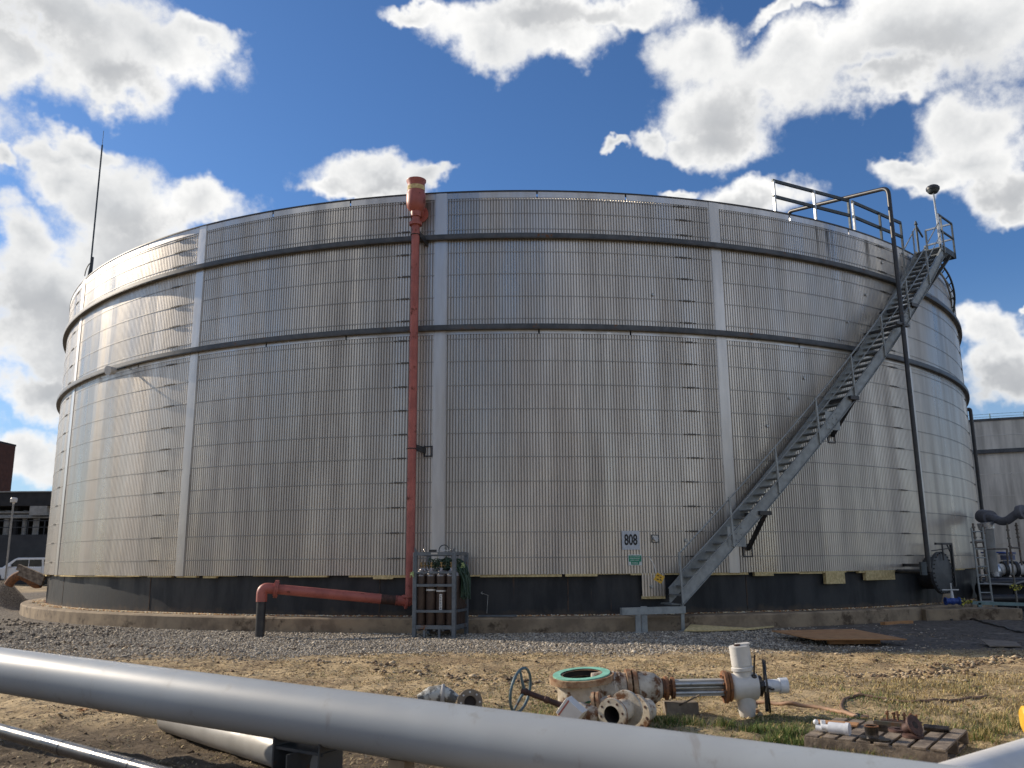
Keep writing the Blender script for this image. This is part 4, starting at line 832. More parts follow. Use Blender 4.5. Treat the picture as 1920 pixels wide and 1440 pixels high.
m=MB().bar(v0+axv*L(1256)+up*.07,v0+axv*L(1344)+up*.07,.13,.02).bar(v0+axv*L(1256)-up*.07,v0+axv*L(1344)-up*.07,.13,.02); m.build('yoke_arms',M['lpipe'],gv)
MB().flange(v0+axv*L(1345),axv,.03,.165,.035,8,36,.014).flange(v0+axv*L(1353),axv,.03,.15,.03,0,36).build('yoke_flange',M['rust'],gv)
h0=v0+axv*L(1358)
MB().lathe(h0,axv,[(0,0),(0,.11),(.03,.135),(.07,.14),(.25,.145),(.28,.13),(.28,0)],36).build('gear_housing',M['valve2'],gv)
hc=v0+axv*L(1384); ml=Vector((-.10,-.03,1)).normalized()
MB().lathe(hc,ml,[(.05,.10),(.16,.10),(.17,.118),(.20,.118),(.21,.10),(.22,.108),(.42,.108),(.425,.08),(.435,0)],36).build('motor_housing',M['valve2'],gv)
MB().lathe(hc+ml*.425+Vector((-.03,-.04,0)),ml,[(0,.035),(.012,.035),(.012,0)],16).build('motor_cap_recess',M['dkrust'],gv)
MB().bar(hc+ml*.43+Vector((.04,0,0)),hc+ml*.445+Vector((.04,0,0)),.11,.14).build('motor_lug',M['valve2'],gv)
MB().lathe(hc,Vector((.03,0,-1)),[(.08,.10),(.14,.098),(.20,.095),(.31,.078),(.325,.07),(.33,0)],30).build('limit_switch_housing',M['valve2'],gv)
hw=v0+axv*L(1414); ha=(axv+Vector((0,-.24,.06))).normalized()
MB().lathe(hw-axv*.04,axv,[(0,.10),(.03,.11),(.05,.06),(.09,.055),(.09,0)],24).torus(hw+axv*.05,ha,.262,.012,48,8).bar(hw+axv*.04+up*.26,hw+axv*.04-up*.26,.02,.035,axv).bar(hw+axv*.04+Vector((0,.26,0)),hw+axv*.04-Vector((0,.26,0)),.02,.035,axv).build('side_handwheel',M['darkfit'],gv)
MB().bar(hc+Vector((.08,-.08,.11)),hc+Vector((.095,-.10,.33)),.016,.016).sphere(hc+Vector((.08,-.08,.10)),.035,10).build('clutch_lever',M['darkfit'],gv)
MB().lathe(v0+axv*L(1418),axv,[(0,0),(0,.06),(.03,.068),(.16,.068),(.16,.08),(.245,.082),(.25,.07),(.25,0)],28).build('stem_cover',M['plastic'],gv)
# timber block under the yoke and a pale stick
bk2=A_(1276,1322,9.7); o=thing('timber_block','grey timber block under the yoke of the gate valve','timber',(bk2.x,bk2.y,0)); MB().box((bk2.x,bk2.y,.055),(.35,.16,.15),Matrix.Rotation(.1,3,'Z')).build('block',M['block'],o,bevel=.006)
q0=G(1247,1336);q1=A_(1312,1303,9.35); o=thing('thin_stick','thin pale stick leaning against the timber block','stick',tuple(q0)); MB().tube([q0,q1],.009,7).build('stick',M['timber'],o)
# ------------------------------------------------------------------ handwheel valve in front
V2=9.0; B_=lambda px,py,Y=V2:AT(px,py,Y)
hv=thing('handwheel_valve','rusty white valve with a blue grey handwheel on a long brown stem','valve',tuple(B_(1090,1345)))
wcn=B_(976,1294,9.0); wa=Vector((.80,-.42,-.14)).normalized(); R2=.212
MB().torus(wcn,wa,R2,.0145,60,10).build('handwheel_rim',M['wheel'],hv)
_,wu,wv=frame(wa); hub=wcn+wa*.045; m=MB()
for ang in (1.25,3.3,5.2): d=wu*math.cos(ang)+wv*math.sin(ang); m.tube([wcn+d*R2,wcn+d*.1+wa*.02,hub],[.011,.014,.018],8)
m.build('spokes',M['wheel'],hv)
se=B_(1072,1329,8.85); MB().lathe(hub-wa*.03,(se-hub),[(0,0),(0,.04),(.05,.036),(.06,.026),(.24,.026),(.25,.034),(.28,.034),(.29,.026),(.42,.03),(.50,.048),(.56,.055),(.62,.05)],20).build('stem',M['dkrust'],hv)
bc=B_(1098,1337,8.8); e1=B_(1150,1338,8.85); MB().lathe(se+Vector((-.02,0,0)),(bc-se),[(0,0),(0,.07),(.1,.09),(.22,.10),(.3,.08),(.3,0)],24).build('body',M['valve'],hv)
fx=B_(1118,1324,8.88); fa=Vector((.93,-.25,.18)); MB().flange(fx-fa*.02,fa,.05,.135,.03,8,32,.012).flange(fx+fa*.025,fa,.05,.13,.028,0,32).build('flange',M['rustw'],hv)
MB().lathe(fx,fa,[(.05,.06),(.10,.075),(.16,.08)],24).build('neck',M['valve'],hv)
# flanged spool facing the viewer
sc=B_(1147,1341,8.55); sa=Vector((.62,.78,.10)).normalized(); o=thing('flanged_spool','short rusty white pipe spool with two round flanges, one open to the viewer','pipe fitting',tuple(sc-up*.14))
MB().lathe(sc,sa,[(.0,.085),(0,.152),(.03,.152),(.032,.10),(.25,.10),(.252,.17),(.285,.17),(.287,.085)],44).build('spool',M['valve'],o)
MB().lathe(sc+sa*.004,sa,[(0,.083),(.28,.083)],36).lathe(sc+sa*.2,sa,[(0,.083),(0,0)],36).build('bore',M['inside'],o)
m=MB(); _,pu,pv=frame(sa)
for k in range(8): d=(pu*math.cos(k*PI/4+.2)+pv*math.sin(k*PI/4+.2)); m.cyl(sc+d*.122-sa*.002,sc+d*.122+sa*.01,.0125,n=12)
m.build('bolt_holes',M['dkrust'],o)
MB().lathe(sc,sa,[(.031,.153),(.034,.156),(.045,.15)],44).build('flange_edge',M['rust'],o)
sc2=B_(1196,1335,8.95); sa2=Vector((.72,.68,.06)).normalized(); o=thing('round_flange','pale round flange with dark bolt holes behind the open spool','flange',tuple(sc2-up*.16)); MB().lathe(sc2-sa2*.03,sa2,[(0,.0),(0,.168),(.035,.168),(.035,.11),(.2,.10),(.2,0)],44).build('disc',M['valve'],o)
m=MB(); _,pu,pv=frame(sa2)
for k in range(8): d=(pu*math.cos(k*PI/4+.5)+pv*math.sin(k*PI/4+.5)); m.cyl(sc2+d*.135-sa2*.034,sc2+d*.135,.014,n=12)
m.build('bolt_holes',M['dkrust'],o)
# white carton with a red stripe, tipped on a corner
cc=B_(1072,1334,8.45); Mc=Matrix.Rotation(R(-22),3,'Z')@Matrix.Rotation(R(38),3,'Y'); o=thing('white_carton','small white box with a red stripe tipped on its corner beside the stem','box',tuple(cc-up*.1)); MB().box(cc,(.20,.16,.17),Mc).build('box_body',M['wpipe'],o,bevel=.004)
MB().box(cc+Mc@Vector((-.065,-.0815,0)),(.014,.002,.172),Mc).build('red_stripe',M['red'],o)
# ------------------------------------------------------------------ pieces half hidden by the pipe on the left
c=AT(882,1317,9.2); fa=Vector((.35,-.93,.18)).normalized(); o=thing('half_buried_flange','brown flange ring with bolt holes standing behind the grey pipeline','flange',tuple(c-up*.13))
MB().lathe(c,fa,[(-.03,.065),(-.03,.13),(0,.13),(.0,.065),(-.03,.065)],40).lathe(c-fa*.03,fa,[(0,.065),(-.16,.06)],28).build('ring',M['block'],o); m=MB(); _,pu,pv=frame(fa)
for k in range(8): d=(pu*math.cos(k*PI/4)+pv*math.sin(k*PI/4)); m.cyl(c+d*.1-fa*.01,c+d*.1+fa*.003,.010,n=10)
m.build('bolt_holes',M['rope'],o); MB().lathe(c-fa*.025,fa,[(0,.066),(0,0)],28).build('bore',M['inside'],o)
c=AT(820,1304,9.3); o=thing('wrapped_fitting','grey and white wrapped fitting lying left of the brown flange ring','pipe fitting',tuple(c-up*.1))
MB().tube([c+Vector((-.20,0,-.03)),c+Vector((-.08,.02,.0)),c+Vector((.05,0,.01)),c+Vector((.12,-.02,.0)),c+Vector((.2,-.02,-.04))],[.035,.085,.095,.07,.05],18).build('fitting_body',pm('grey_white_wrapping',(.55,.55,.50),(.12,.12,.11),.7,0,11,lo=.45,hi=.55,bump=.5),o); MB().torus(c+Vector((.06,0,0)),(1,0,0),.095,.02,24,8).build('collar',M['lpipe'],o)
# ------------------------------------------------------------------ hoses in the grass
def groundtube(pts,r,z=.0): return [Vector((p.x,p.y,hz(p.x,p.y)+r+z)) for p in pts]
def smooth_(P,n=6):
    out=[]; Q_=[P[0]]+P+[P[-1]]
    for i in range(1,len(Q_)-2):
        for k in range(n):
            t_=k/n; a,b,c,d=Q_[i-1],Q_[i],Q_[i+1],Q_[i+2]; out.append(.5*((2*b)+(c-a)*t_+(2*a-5*b+4*c-d)*t_*t_+(3*b-a-3*c+d)*t_**3))
    return out+[P[-1]]
pts=[G(*q) for q in ((1420,1336),(1404,1327),(1410,1318),(1440,1320),(1480,1325),(1520,1327),(1560,1333),(1600,1344),(1628,1349))]
hs=thing('tan_hose','tan rubber hose curling through the grass beside the pallet','hose',tuple(G(1500,1330))); MB().tube(groundtube(smooth_(pts),.018),.02,10).build('hose_run',M['hosetan'],hs)
MB().cyl(*groundtube([G(1607,1345),G(1616,1347)],.02),.027,n=10).build('coupling',M['darkfit'],hs)
pts=[G(*q) for q in ((1612,1345),(1588,1338),(1577,1326),(1585,1314),(1612,1309),(1660,1313),(1710,1317),(1760,1316),(1800,1313),(1850,1308))]
h2=thing('brown_hose','thin dark brown hose looping away from the pallet to the right','hose',tuple(G(1700,1316))); MB().tube(groundtube(smooth_(pts),.014),.016,10).build('hose_run',pm('brown_hose',(.24,.15,.09),(.15,.09,.06),.7,0,8),h2)
# ------------------------------------------------------------------ pallet and fittings
fl=G(1506,1378,.14);fr_=G(1774,1407,.14); pu_=(fr_-fl);pu_.z=0;PW=pu_.length;pu_.normalize();pv_=Vector((-pu_.y,pu_.x,0)); PD=1.02
pb=thing('pallet','weathered grey wooden pallet with broken slats lying in the grass','pallet',(fl.x,fl.y,0)); T_=lambda x,y,z=0:Vector((fl.x,fl.y,0))+pu_*x+pv_*y+up*z
x=0;rn=random.Random(2); nb=8; wv_=(PW-.02*7)/8
for k in range(nb):
    y0=rn.uniform(0,.02);y1=PD-rn.uniform(0,.03); 
    if k==3: y1=.52
    MB().bar(T_(x+wv_/2,y0,.132+rn.uniform(-.003,.003)),T_(x+wv_/2+rn.uniform(-.012,.012),y1,.132+rn.uniform(-.004,.004)),wv_-.012,.017).build('slat',M['timber'],pb,bevel=.002); x+=wv_+.02
for y in (.03,PD/2,PD-.03): MB().bar(T_(0,y,.075),T_(PW,y,.075),.04,.095).build('stringer_board',M['timber'],pb,bevel=.002)
for x in (.06,PW/2,PW-.06): MB().bar(T_(x,0,.017),T_(x,PD,.017),.09,.016).build('bottom_board',M['timber'],pb)
def onp(px,py,z=.143): return G(px,py,z)
o=thing('plastic_couplings','cluster of clear white plastic pipe couplings on the left of the pallet','pipe fitting',tuple(onp(1555,1372)))
a=onp(1531,1371)+up*.03; MB().cyl(a,a+pu_*.10,.028,n=16).cyl(a+pu_*.06,a+pu_*.06+up*.065,.022,n=14).sphere(a+up*.045,.024,12).build('coupling',M['plastic'],o)
a=onp(1560,1375)+up*.045; MB().cyl(a-pu_*.02,a+pu_*.12,.048,n=20).cyl(a-pu_*.08,a-pu_*.02,.024,n=14).cyl(a+pu_*.12,a+pu_*.15,.055,n=20).build('coupling',M['plastic'],o)
a=onp(1552,1357)+up*.012; o=thing('orange_board','small orange board lying under the plastic couplings','board',tuple(a)); MB().box(a+pu_*.08,(.36,.16,.014),Matrix.Rotation(-.5,3,'Z')).build('board',M['ply'],o)
a=onp(1636,1386); o=thing('black_fitting','glossy black stub pipe with a wide flange in the middle of the pallet','pipe fitting',tuple(a)); MB().lathe(a,up,[(0,0),(0,.10),(.018,.10),(.022,.055),(.045,.05),(.07,.056),(.10,.058),(.105,.045),(.06,.043)],30).build('stub',M['darkfit'],o); MB().lathe(a+up*.101,up,[(0,.058),(.006,.058),(.006,.045)],30).build('rusty_lip',M['rust'],o)
MB().lathe(a+pu_*.09-pv_*.03,up,[(0,0),(0,.06),(.015,.06),(.015,0)],24).build('loose_ring',M['darkfit'],o)
a=onp(1712,1382); o=thing('rusty_flange','rusty brown flange leaning upright on the right of the pallet','flange',tuple(a)); d=Vector((.45,-.75,.42)).normalized(); q=a+up*.085+d*.03
MB().lathe(a,up,[(0,.0),(0,.085),(.02,.085),(.03,.03),(.03,0)],28).lathe(q,d,[(-.10,.045),(-.02,.04),(-.018,.082),(.004,.085),(.006,.03),(-.03,.03)],30).build('flange_body',M['dkrust'],o)
MB().lathe(q+d*.0065,d,[(0,.028),(0,0)],20).build('bore',M['inside'],o)
a=onp(1686,1371); o=thing('brown_ring','flat dark brown ring lying between the black stub and the rusty flange','ring',tuple(a)); MB().lathe(a,up,[(0,.04),(0,.09),(.02,.09),(.02,.04),(0,.04)],28).build('ring',M['dkrust'],o)
a=onp(1757,1372)+up*.028; o=thing('black_bolt_sleeve','short black sleeve lying on the right edge of the pallet','pipe fitting',tuple(a)); MB().cyl(a-pu_*.10,a+pu_*.10,.027,n=14).build('sleeve',M['darkfit'],o)
a=onp(1668,1361)+up*.02; o=thing('iron_bar','old dark iron bar lying across the back of the pallet','bar',tuple(a)); MB().bar(a-pu_*.13,a+pu_*.12,.05,.03).build('bar',M['oldiron'],o)
m=MB(); a=onp(1664,1350); o=thing('rusty_bolt_ring','row of rusty bolts standing on a plate at the back of the pallet','bolts',tuple(a))
for k in range(6): 
    p=a+pu_*(.05*k)+pv_*(.03*math.sin(k*2)); MB().cyl(p,p+up*rn.uniform(.06,.09)+pu_*rn.uniform(-.01,.01),.010,n=6).cyl(p+up*.05,p+up*.065,.018,n=6).build('bolt',M['rust'],o)
MB().box(a+pu_*.12,(.34,.09,.012),Matrix.Rotation(math.atan2(pu_.y,pu_.x),3,'Z')).build('plate',M['dkrust'],o)
a=G(1600,1412,.02); o=thing('white_bottle','small white plastic bottle in the grass in front of the pallet','bottle',tuple(a)); MB().lathe(a,(.8,.5,.3),[(0,0),(0,.02),(.02,.024),(.10,.026),(.12,.014),(.14,.013),(.145,0)],16).build('bottle_body',M['plastic'],o)
# ------------------------------------------------------------------ boards, sheets and scraps by the tank foot
def sheet(name,corners,z,th,mat,lab,cat='plywood'):
    P_=[Vector((p.x,p.y,z+(dz))) for p,dz in corners]; lo_=[p-up*th for p in P_]; n=len(P_)
    o=thing(name,lab,cat,tuple(sum(P_,Vector())/n)); MB().add(P_+lo_,[tuple(range(n)),tuple(range(n,2*n))[::-1]]+[(i,(i+1)%n,n+(i+1)%n,n+i) for i in range(n)]).build('board',mat,o,smooth=0); return o
z=.14
sheet('plywood_sheet',[(G(1447,1182,z),0.0),(G(1528,1196,z),-.02),(G(1700,1196,z),-.02),(G(1600,1182,z),.03)],z,.022,M['ply'],'orange plywood sheet propped on a timber in the tank shadow')
q0=G(1553,1202,.06);q1=G(1648,1201,.06); o=thing('timber_baulk','squared orange timber lying under the plywood sheet','timber',tuple(q0)); MB().bar(q0,q1,.12,.11).build('baulk',M['ply'],o)
sheet('plywood_sheet',[(G(1838,1203,.05),0.05),(G(1856,1213,.03),0),(G(1915,1213,.03),0),(G(1905,1203,.05),0)],.05,.02,M['plyg'],'grey curled plywood sheet at the far right in the shadow')
q0=G(1655,1169,.04);q1=G(1708,1166,.04); o=thing('short_plank','short brown plank at the foot of the concrete ring on the right','timber',tuple(q0)); MB().bar(q0,q1,.14,.07).build('plank',M['ply'],o)
sheet('yellow_mat',[(G(1283,1183,.03),0),(G(1330,1184,.02),0),(G(1415,1178,.05),0),(G(1450,1166,.14),0),(G(1392,1172,.12),0),(G(1340,1176,.06),0),(G(1295,1168,.16),0.08)],.05,.03,M['wool'],'torn strip of yellow insulation on the gravel right of the stair foot','insulation')
for i,(px,py) in enumerate(((957,1154),(1000,1157))):
    pass
p=C(.002,19.35,.345);q=C(-.045,19.30,.345); o=thing('grey_plank','short grey plank lying on the concrete ledge right of the rack','timber',tuple(p)); MB().bar(p+up*.02,q+up*.02,.14,.035).build('plank',M['rack'],o)
p=G(352,1180);q=G(385,1180); o=thing('pale_stick','short pale stick on the gravel near the left of the ring','stick',tuple(p)); MB().bar(p+up*.03,q+up*.03,.03,.02).build('stick',M['rope'],o)
for i,(px,py,c_,lab,mt) in enumerate(((188,1333,'scrap','small bright red plastic scrap under the left of the pipeline','red'),(156,1338,'scrap','small orange brown clay scrap left of the red one','ply'))):
    a=G(px,py); o=thing('scrap',lab,c_,tuple(a)); m=MB(); rn=random.Random(i)
    for k in range(6): m.box(a+Vector((rn.uniform(-.05,.05),rn.uniform(-.03,.03),.03+rn.uniform(0,.02))),(.05,.03,.008),Matrix.Rotation(rn.uniform(0,3),3,'Z')@Matrix.Rotation(rn.uniform(-.6,.6),3,'X'))
    m.build('scrap_pieces',M[mt] if mt!='red' else pm('bright_red_plastic',(.6,.03,.03),None,.5),o)
pts=[G(*q) for q in ((1783,1163),(1800,1160),(1830,1164),(1862,1172),(1890,1181),(1920,1187))]
o=thing('black_cable','black cable snaking over the dark ground at the right','cable',tuple(pts[0])); MB().tube(groundtube(smooth_(pts),.02),.025,8).build('cable_run',M['black'],o)
# ------------------------------------------------------------------ manway with davit on the right of the tank
a,z=AZ(1764,1074,19.35); tg,n=tangent(a); c=C(a,19.42,z); mh=thing('manway_hatch','large round bolted hatch cover with a davit frame low on the tank wall','hatch',tuple(c))
MB().lathe(C(a,18.8,z),n,[(0,.46),(.5,.46)],48).build('neck',M['black'],mh); MB().flange(c-n*.1,n,.40,.60,.04,28,56,.016).build('neck_flange',M['girder'],mh)
MB().lathe(c-n*.05,n,[(0,0),(0,.60),(.035,.60),(.045,.56),(.05,0)],56).build('cover',M['girder'],mh)
for k in range(28): d=tg*math.cos(k*PI/14)+up*math.sin(k*PI/14); MB().cyl(c+d*.565,c+d*.565+n*.03,.022,n=6).build('cover_bolt',M['black'],mh)
m=MB().bar(c+tg*.66-up*.4,c+tg*.66+up*.82,.07,.07,n).bar(c-tg*.30+up*.82,c+tg*.70+up*.82,.06,.06,n).tube([c+up*.82+n*.05,c+up*.35+n*.05],.025,8).bar(c-tg*.55+up*.62,c+tg*.62+up*.70,.03,.03,n).bar(c+tg*.4+up*.82,c+tg*.66+up*.5,.03,.03,n); m.build('davit',M['black'],mh)
MB().prism([(-.34,0),(.34,0),(.24,.22),(-.2,.22)],c-up*.80+n*.02,tg,up,n*.03).build('drip_plate',M['conc'],mh)
# ------------------------------------------------------------------ piping, ladder and scaffold right of the tank
bv=thing('blue_valve','small bright blue valve with a crossbar handle at the foot of the hatch','valve',tuple(AT(1787,1130,24.2)))
c=AT(1786,1127,24.2); MB().cyl(c-Vector((.18,0,0)),c+Vector((.16,0,0)),.075,n=18).sphere(c,.10,14).flange(c-Vector((.20,0,0)),(1,0,0),.03,.105,.03,0).flange(c+Vector((.16,0,0)),(1,0,0),.03,.105,.03,0).build('body',M['blue'],bv); MB().cyl(c,c+up*.28,.06,.03,14).bar(c+up*.30-Vector((.25,0,0)),c+up*.30+Vector((.2,0,0)),.03,.03).cyl(c+up*.3,c+up*.48,.02,n=8).build('stem',M['lampw'],bv)
o=thing('concrete_block_pad','stained concrete pad beside the ring under the blue valve','pad',(c.x,c.y,0)); MB().box((c.x+.4,c.y+.15,.13),(2.6,.9,.30)).build('pad',M['conc'],o,bevel=.01)
def stick(px0,py0,px1,py1,Y,r,mat,m=None,sec=None):
    m=m or MB(); p=AT(px0,py0,Y);q=AT(px1,py1,Y); m.tube([p,q],r,8); return m
YL=25.3
ld=thing('steel_ladder','tall grey steel ladder standing right of the main tank','ladder',tuple(G(1852,1155)))
for (a_,b_) in (((1821,990),(1843,1157)),((1842,988),(1865,1157))): stick(*a_,*b_,YL,.028,None).build('ladder_rail',M['galv'],ld)
m=MB()
for k in range(10):
    t_=(k+.4)/10.2; MB().tube([AT(1821+22*t_,990+167*t_,YL),AT(1842+23*t_,990+167*t_,YL)],.02,6).build('rung',M['galv'],ld)
sf=thing('scaffold','rusty scaffold poles with short crossbars at the right edge','scaffold',tuple(G(1900,1152)))
for (x0,y0,x1,y1,Y) in ((1824,981,1840,1090,26.2),(1843,983,1850,1090,26.2),(1888,982,1910,1152,26.4),(1905,980,1916,1060,26.8)):
    m=stick(x0,y0,x1,y1,Y,.03,None)
    for k in range(4): t_=.07+.09*k; p=AT(x0+(x1-x0)*t_,y0+(y1-y0)*t_,Y); m.cyl(p-up*.02,p+up*.02,.055,n=8)
    m.build('pole',M['scaf'],sf)
m=MB()
for (x0,y0,x1,y1) in ((1826,1027,1850,1027),(1820,1017,1846,1016),(1896,1027,1912,1027),(1838,1029,1888,1029),(1888,1029,1890,1060)): m.tube([AT(x0,y0,26.2),AT(x1,y1,26.2)],.028,7)
m.build('crossbars',M['scaf'],sf)
rl=thing('barrier_rail','long grey green barrier rail across the yard at the right edge','rail',tuple(G(1880,1150))); p=AT(1822,1130,24.9);q=AT(1940,1134,24.9); m=MB().bar(p,q,.08,.09); m.bar(Vector((q.x,q.y,0)),q,.08,.08); m.bar(Vector((p.x+.2,p.y,0)),p+Vector((.2,0,0)),.08,.08); m.build('rail',M['teal'],rl)
rn=random.Random(8)
for cx_,tl_ in ((1811,'crumpled yellow and black tape on the left end of the barrier rail'),(1906,'yellow and black tape hanging above the rail at the right edge')):
    tp=thing('barrier_tape',tl_,'tape',tuple(AT(cx_,1120,24.8))); m=MB()
    for k in range(9): p=AT(cx_+rn.uniform(-9,9),(1128 if cx_<1850 else 1100)+rn.uniform(-5,5),24.75); m.box(p,(.16,.01,.07),Matrix.Rotation(rn.uniform(-1,1),3,'Y')@Matrix.Rotation(rn.uniform(-1,1),3,'Z'))
    m.build('tape_strip',M['tape'],tp,smooth=0)
wpz=thing('white_process_pipe','thick white pipe with dark flanges running right beyond the ladder','pipe',tuple(AT(1890,1068,29)))
Yp=29; p=AT(1862,1068,Yp);q=AT(1960,1066,Yp); q.z=p.z; MB().cyl(p,q,.19,n=24).build('pipe_run',M['wpipe'],wpz); MB().sphere(p+Vector((0,0,-.05)),.27,14,(1.1,1,1)).build('lagged_end',M['lag'],wpz)
for px in (1880,1900,1918): c=AT(px,1068,Yp); c.z=p.z; MB().flange(c,(1,0,0),.15,.27,.10,0,28).build('pipe_flange',M['black'],wpz)
dp_=thing('dark_pipe_bank','bank of dark pipes and valves on low supports behind the ladder','pipes',tuple(AT(1880,1100,28)))
for py,r,Y in ((1092,.13,27.6),(1106,.24,28.6),(1122,.12,27.2)): p=AT(1835,py,Y);q=AT(1960,py,Y);q.z=p.z; MB().cyl(p,q,r,n=20).build('pipe_run',M['girder'] if py==1104 else M['black'],dp_)
for px in (1850,1880,1912): c=AT(px,1100,27.9); MB().bar(Vector((c.x,c.y,0)),c+up*.3,.2,.5).build('pipe_rest',M['darkb'],dp_)
p=AT(1845,1094,27.3);q=AT(1900,1096,27.3); MB().tube([p,q,AT(1920,1090,27.3)],.03,8).build('thin_line',M['rpipe'],dp_)
hw3=thing('process_valve','small valve with a dark flat handwheel above the white pipe','valve',tuple(AT(1862,1052,28.4))); c=AT(1862,1036,28.4); MB().torus(c,up,.34,.025,28,6).bar(c-Vector((.33,0,0)),c+Vector((.33,0,0)),.03,.03).bar(c-Vector((0,.33,0)),c+Vector((0,.33,0)),.03,.03).build('handwheel',M['blue'],hw3); MB().cyl(c-up*.65,c,.03,n=8).cyl(c-up*.75,c-up*.25,.11,.06,14).build('stem',M['lampw'],hw3)
bh=thing('blue_actuator','stacked blue and grey actuator behind the scaffold poles','actuator',tuple(AT(1891,1060,29.5))); c=AT(1891,1058,29.5); MB().cyl(c-up*.1,c+up*.12,.16,n=16).cyl(c+up*.14,c+up*.3,.22,n=16).cyl(c+up*.32,c+up*.40,.26,n=16).build('actuator_body',pm('dull_blue_actuator',(.10,.12,.22),(.14,.15,.2),.6),bh)
vs=thing('lagged_riser','foil wrapped vertical pipe rising behind the ladder','pipe',tuple(AT(1856,1080,27.5)))
p=AT(1847,980,27.2); MB().tube([p,AT(1850,992,27.2)],[.24,.22],18).build('foil_top',M['lag'],vs); MB().tube([AT(1850,992,27.2),AT(1862,1072,27.2)],[.19,.15],18).build('riser',M['rpipe'],vs)
dt=thing('flexible_duct','thick grey insulated duct sagging from the tank wall to the right','duct',tuple(AT(1880,968,27)))
pts=[AT(1838,968,28.5),AT(1846,969,28),AT(1862,971,27.4),AT(1876,977,27),AT(1888,976,26.6),AT(1900,968,26.4),AT(1913,960,26.2),AT(1935,958,26)]
MB().tube(smooth_(pts,5),.125,16).build('duct_run',M['duct'],dt); MB().cyl(AT(1841,968,28.3),AT(1857,970,27.6),.22,n=18).build('duct_collar',M['duct'],dt); MB().cyl(AT(1910,961,26.25),AT(1920,959,26.1),.21,n=18).build('duct_collar',M['duct'],dt)
v2=thing('roof_vent_pipe','thin black pipe hooked over the rear tank beside the main tank','pipe',tuple(AT(1850,960,40))); pts=[AT(1812,768,40),AT(1819,766,40),AT(1823,785,40),AT(1858,990,40)]; pts[1].z=pts[0].z+.02; base=Vector((pts[3].x,pts[3].y,0)); MB().tube(bendpath([pts[0],pts[1],Vector((pts[1].x,pts[1].y,0))],.2),.085,10).build('riser',M['black'],v2)
# ------------------------------------------------------------------ second tank
T2x,T2y,T2z=39.,73.,10.55; t2=thing('rear_tank','stained grey storage tank partly hidden behind the main tank','storage tank',(T2x,T2y,0))
n_=240; m=MB(); m.lathe((T2x,T2y,0),(0,0,1),[(0,19),(T2z,19),(T2z+.01,18.9),(T2z+.6,.01)],n_).build('wall',M['clad2'],t2,smooth=20)
MB().arc(0,2*PI,18.97,19.22,T2z-2.25,T2z-2.0,n_,True,T2x,T2y).build('wind_girder',M['girder'],t2); MB().arc(0,2*PI,18.9,19.06,T2z-.12,T2z+.03,n_,True,T2x,T2y).build('rim_edge',M['girder'],t2)
for z in (T2z-1.1,T2z-3.6,T2z-5.0,T2z-6.5,T2z-8): MB().arc(0,2*PI,19.0,19.02,z,z+.035,n_,True,T2x,T2y).build('strapping_band',M['trim'],t2)
m=MB()
for h in (.18,.36): m.arc(0,2*PI,18.7,18.72,T2z+h,T2z+h+.02,n_,True,T2x,T2y)
for k in range(60): a=k*2*PI/60; m.bar((T2x+18.72*math.sin(a),T2y-18.72*math.cos(a),T2z),(T2x+18.72*math.sin(a),T2y-18.72*math.cos(a),T2z+.4),.05,.05)
m.build('roof_rail',M['teal'],t2)
# ------------------------------------------------------------------ far left: brick tower, pipe gallery, car, debris
Yb=82; c1=AT(31,822,Yb+10); c1.z=AT(31,822,Yb+4).z; o=thing('brick_tower','tall dark red brick tower at the left edge','building',(c1.x-6,Yb+5,0)); MB().box((c1.x-6,Yb+5,c1.z/2),(12,10,c1.z)).build('wall',M['brick'],o,smooth=0); MB().box((c1.x-6.1,Yb+5,c1.z+.1),(12.2,10.2,.2)).build('coping',M['darkb'],o,smooth=0)
Yg=66; x1=AT(130,950,Yg).x; x0=x1-34; zt=AT(50,924,Yg).z; zf=AT(50,949,Yg).z; zd=AT(50,1003,Yg).z
pg=thing('pipe_gallery','long dark open gallery building with pipes and walkway rails on the left','building',((x0+x1)/2,Yg+3,0)); xc=(x0+x1)/2; Lx=x1-x0
MB().box((xc,Yg+3,(zt+zf)/2),(Lx,7,zt-zf)).build('roof_fascia',M['darkb'],pg,smooth=0); MB().box((xc,Yg+3,zt+.04),(Lx+.2,7.2,.08)).build('roof_edge',M['rpipe'],pg,smooth=0)
MB().box((xc,Yg+6.6,zt/2),(Lx,.3,zt)).build('back_wall',M['darkb'],pg,smooth=0); MB().box((xc,Yg+2.9,zd/2),(Lx,7,zd)).build('base_wall',M['cwall'],pg,smooth=0)
for k in range(9): MB().box((x0+.5+k*4.2,Yg+.3,(zd+zf)/2),(.22,.3,zf-zd-.01)).build('column',M['darkb'],pg,smooth=0)
m=MB()
for h in (.55,1.05): m.bar((x0,Yg-.45,zd+h),(x1,Yg-.45,zd+h),.06,.06)
for k in range(28): m.bar((x0+k*1.25,Yg-.45,zd),(x0+k*1.25,Yg-.45,zd+1.08),.06,.06)
m.build('walkway_rail',M['cwall'],pg)
rn=random.Random(4)
for (h,r,y) in ((zf-zd-.25,.10,0.0),(zf-zd-.55,.16,.2),(zf-zd-.8,.08,-.1),(1.6,.2,1.2)): MB().cyl((x0,Yg+y,zd+h),(x1-rn.uniform(0,6),Yg+y,zd+h+rn.uniform(-.3,.3)),r,n=12).build('gallery_pipe',M['rpipe'],pg)
for px in (8,40,62): c=AT(px,985,Yg); MB().cyl((c.x,Yg+.4,zd),(c.x,Yg+.4,zf-.3),rn.uniform(.12,.3),n=12).build('gallery_drop_pipe',M['rpipe'],pg)
c=AT(78,958,Yg); MB().box((c.x,Yg-.2,c.z),(1.3,.6,.7)).build('louvre_box',M['rpipe'],pg,smooth=0)
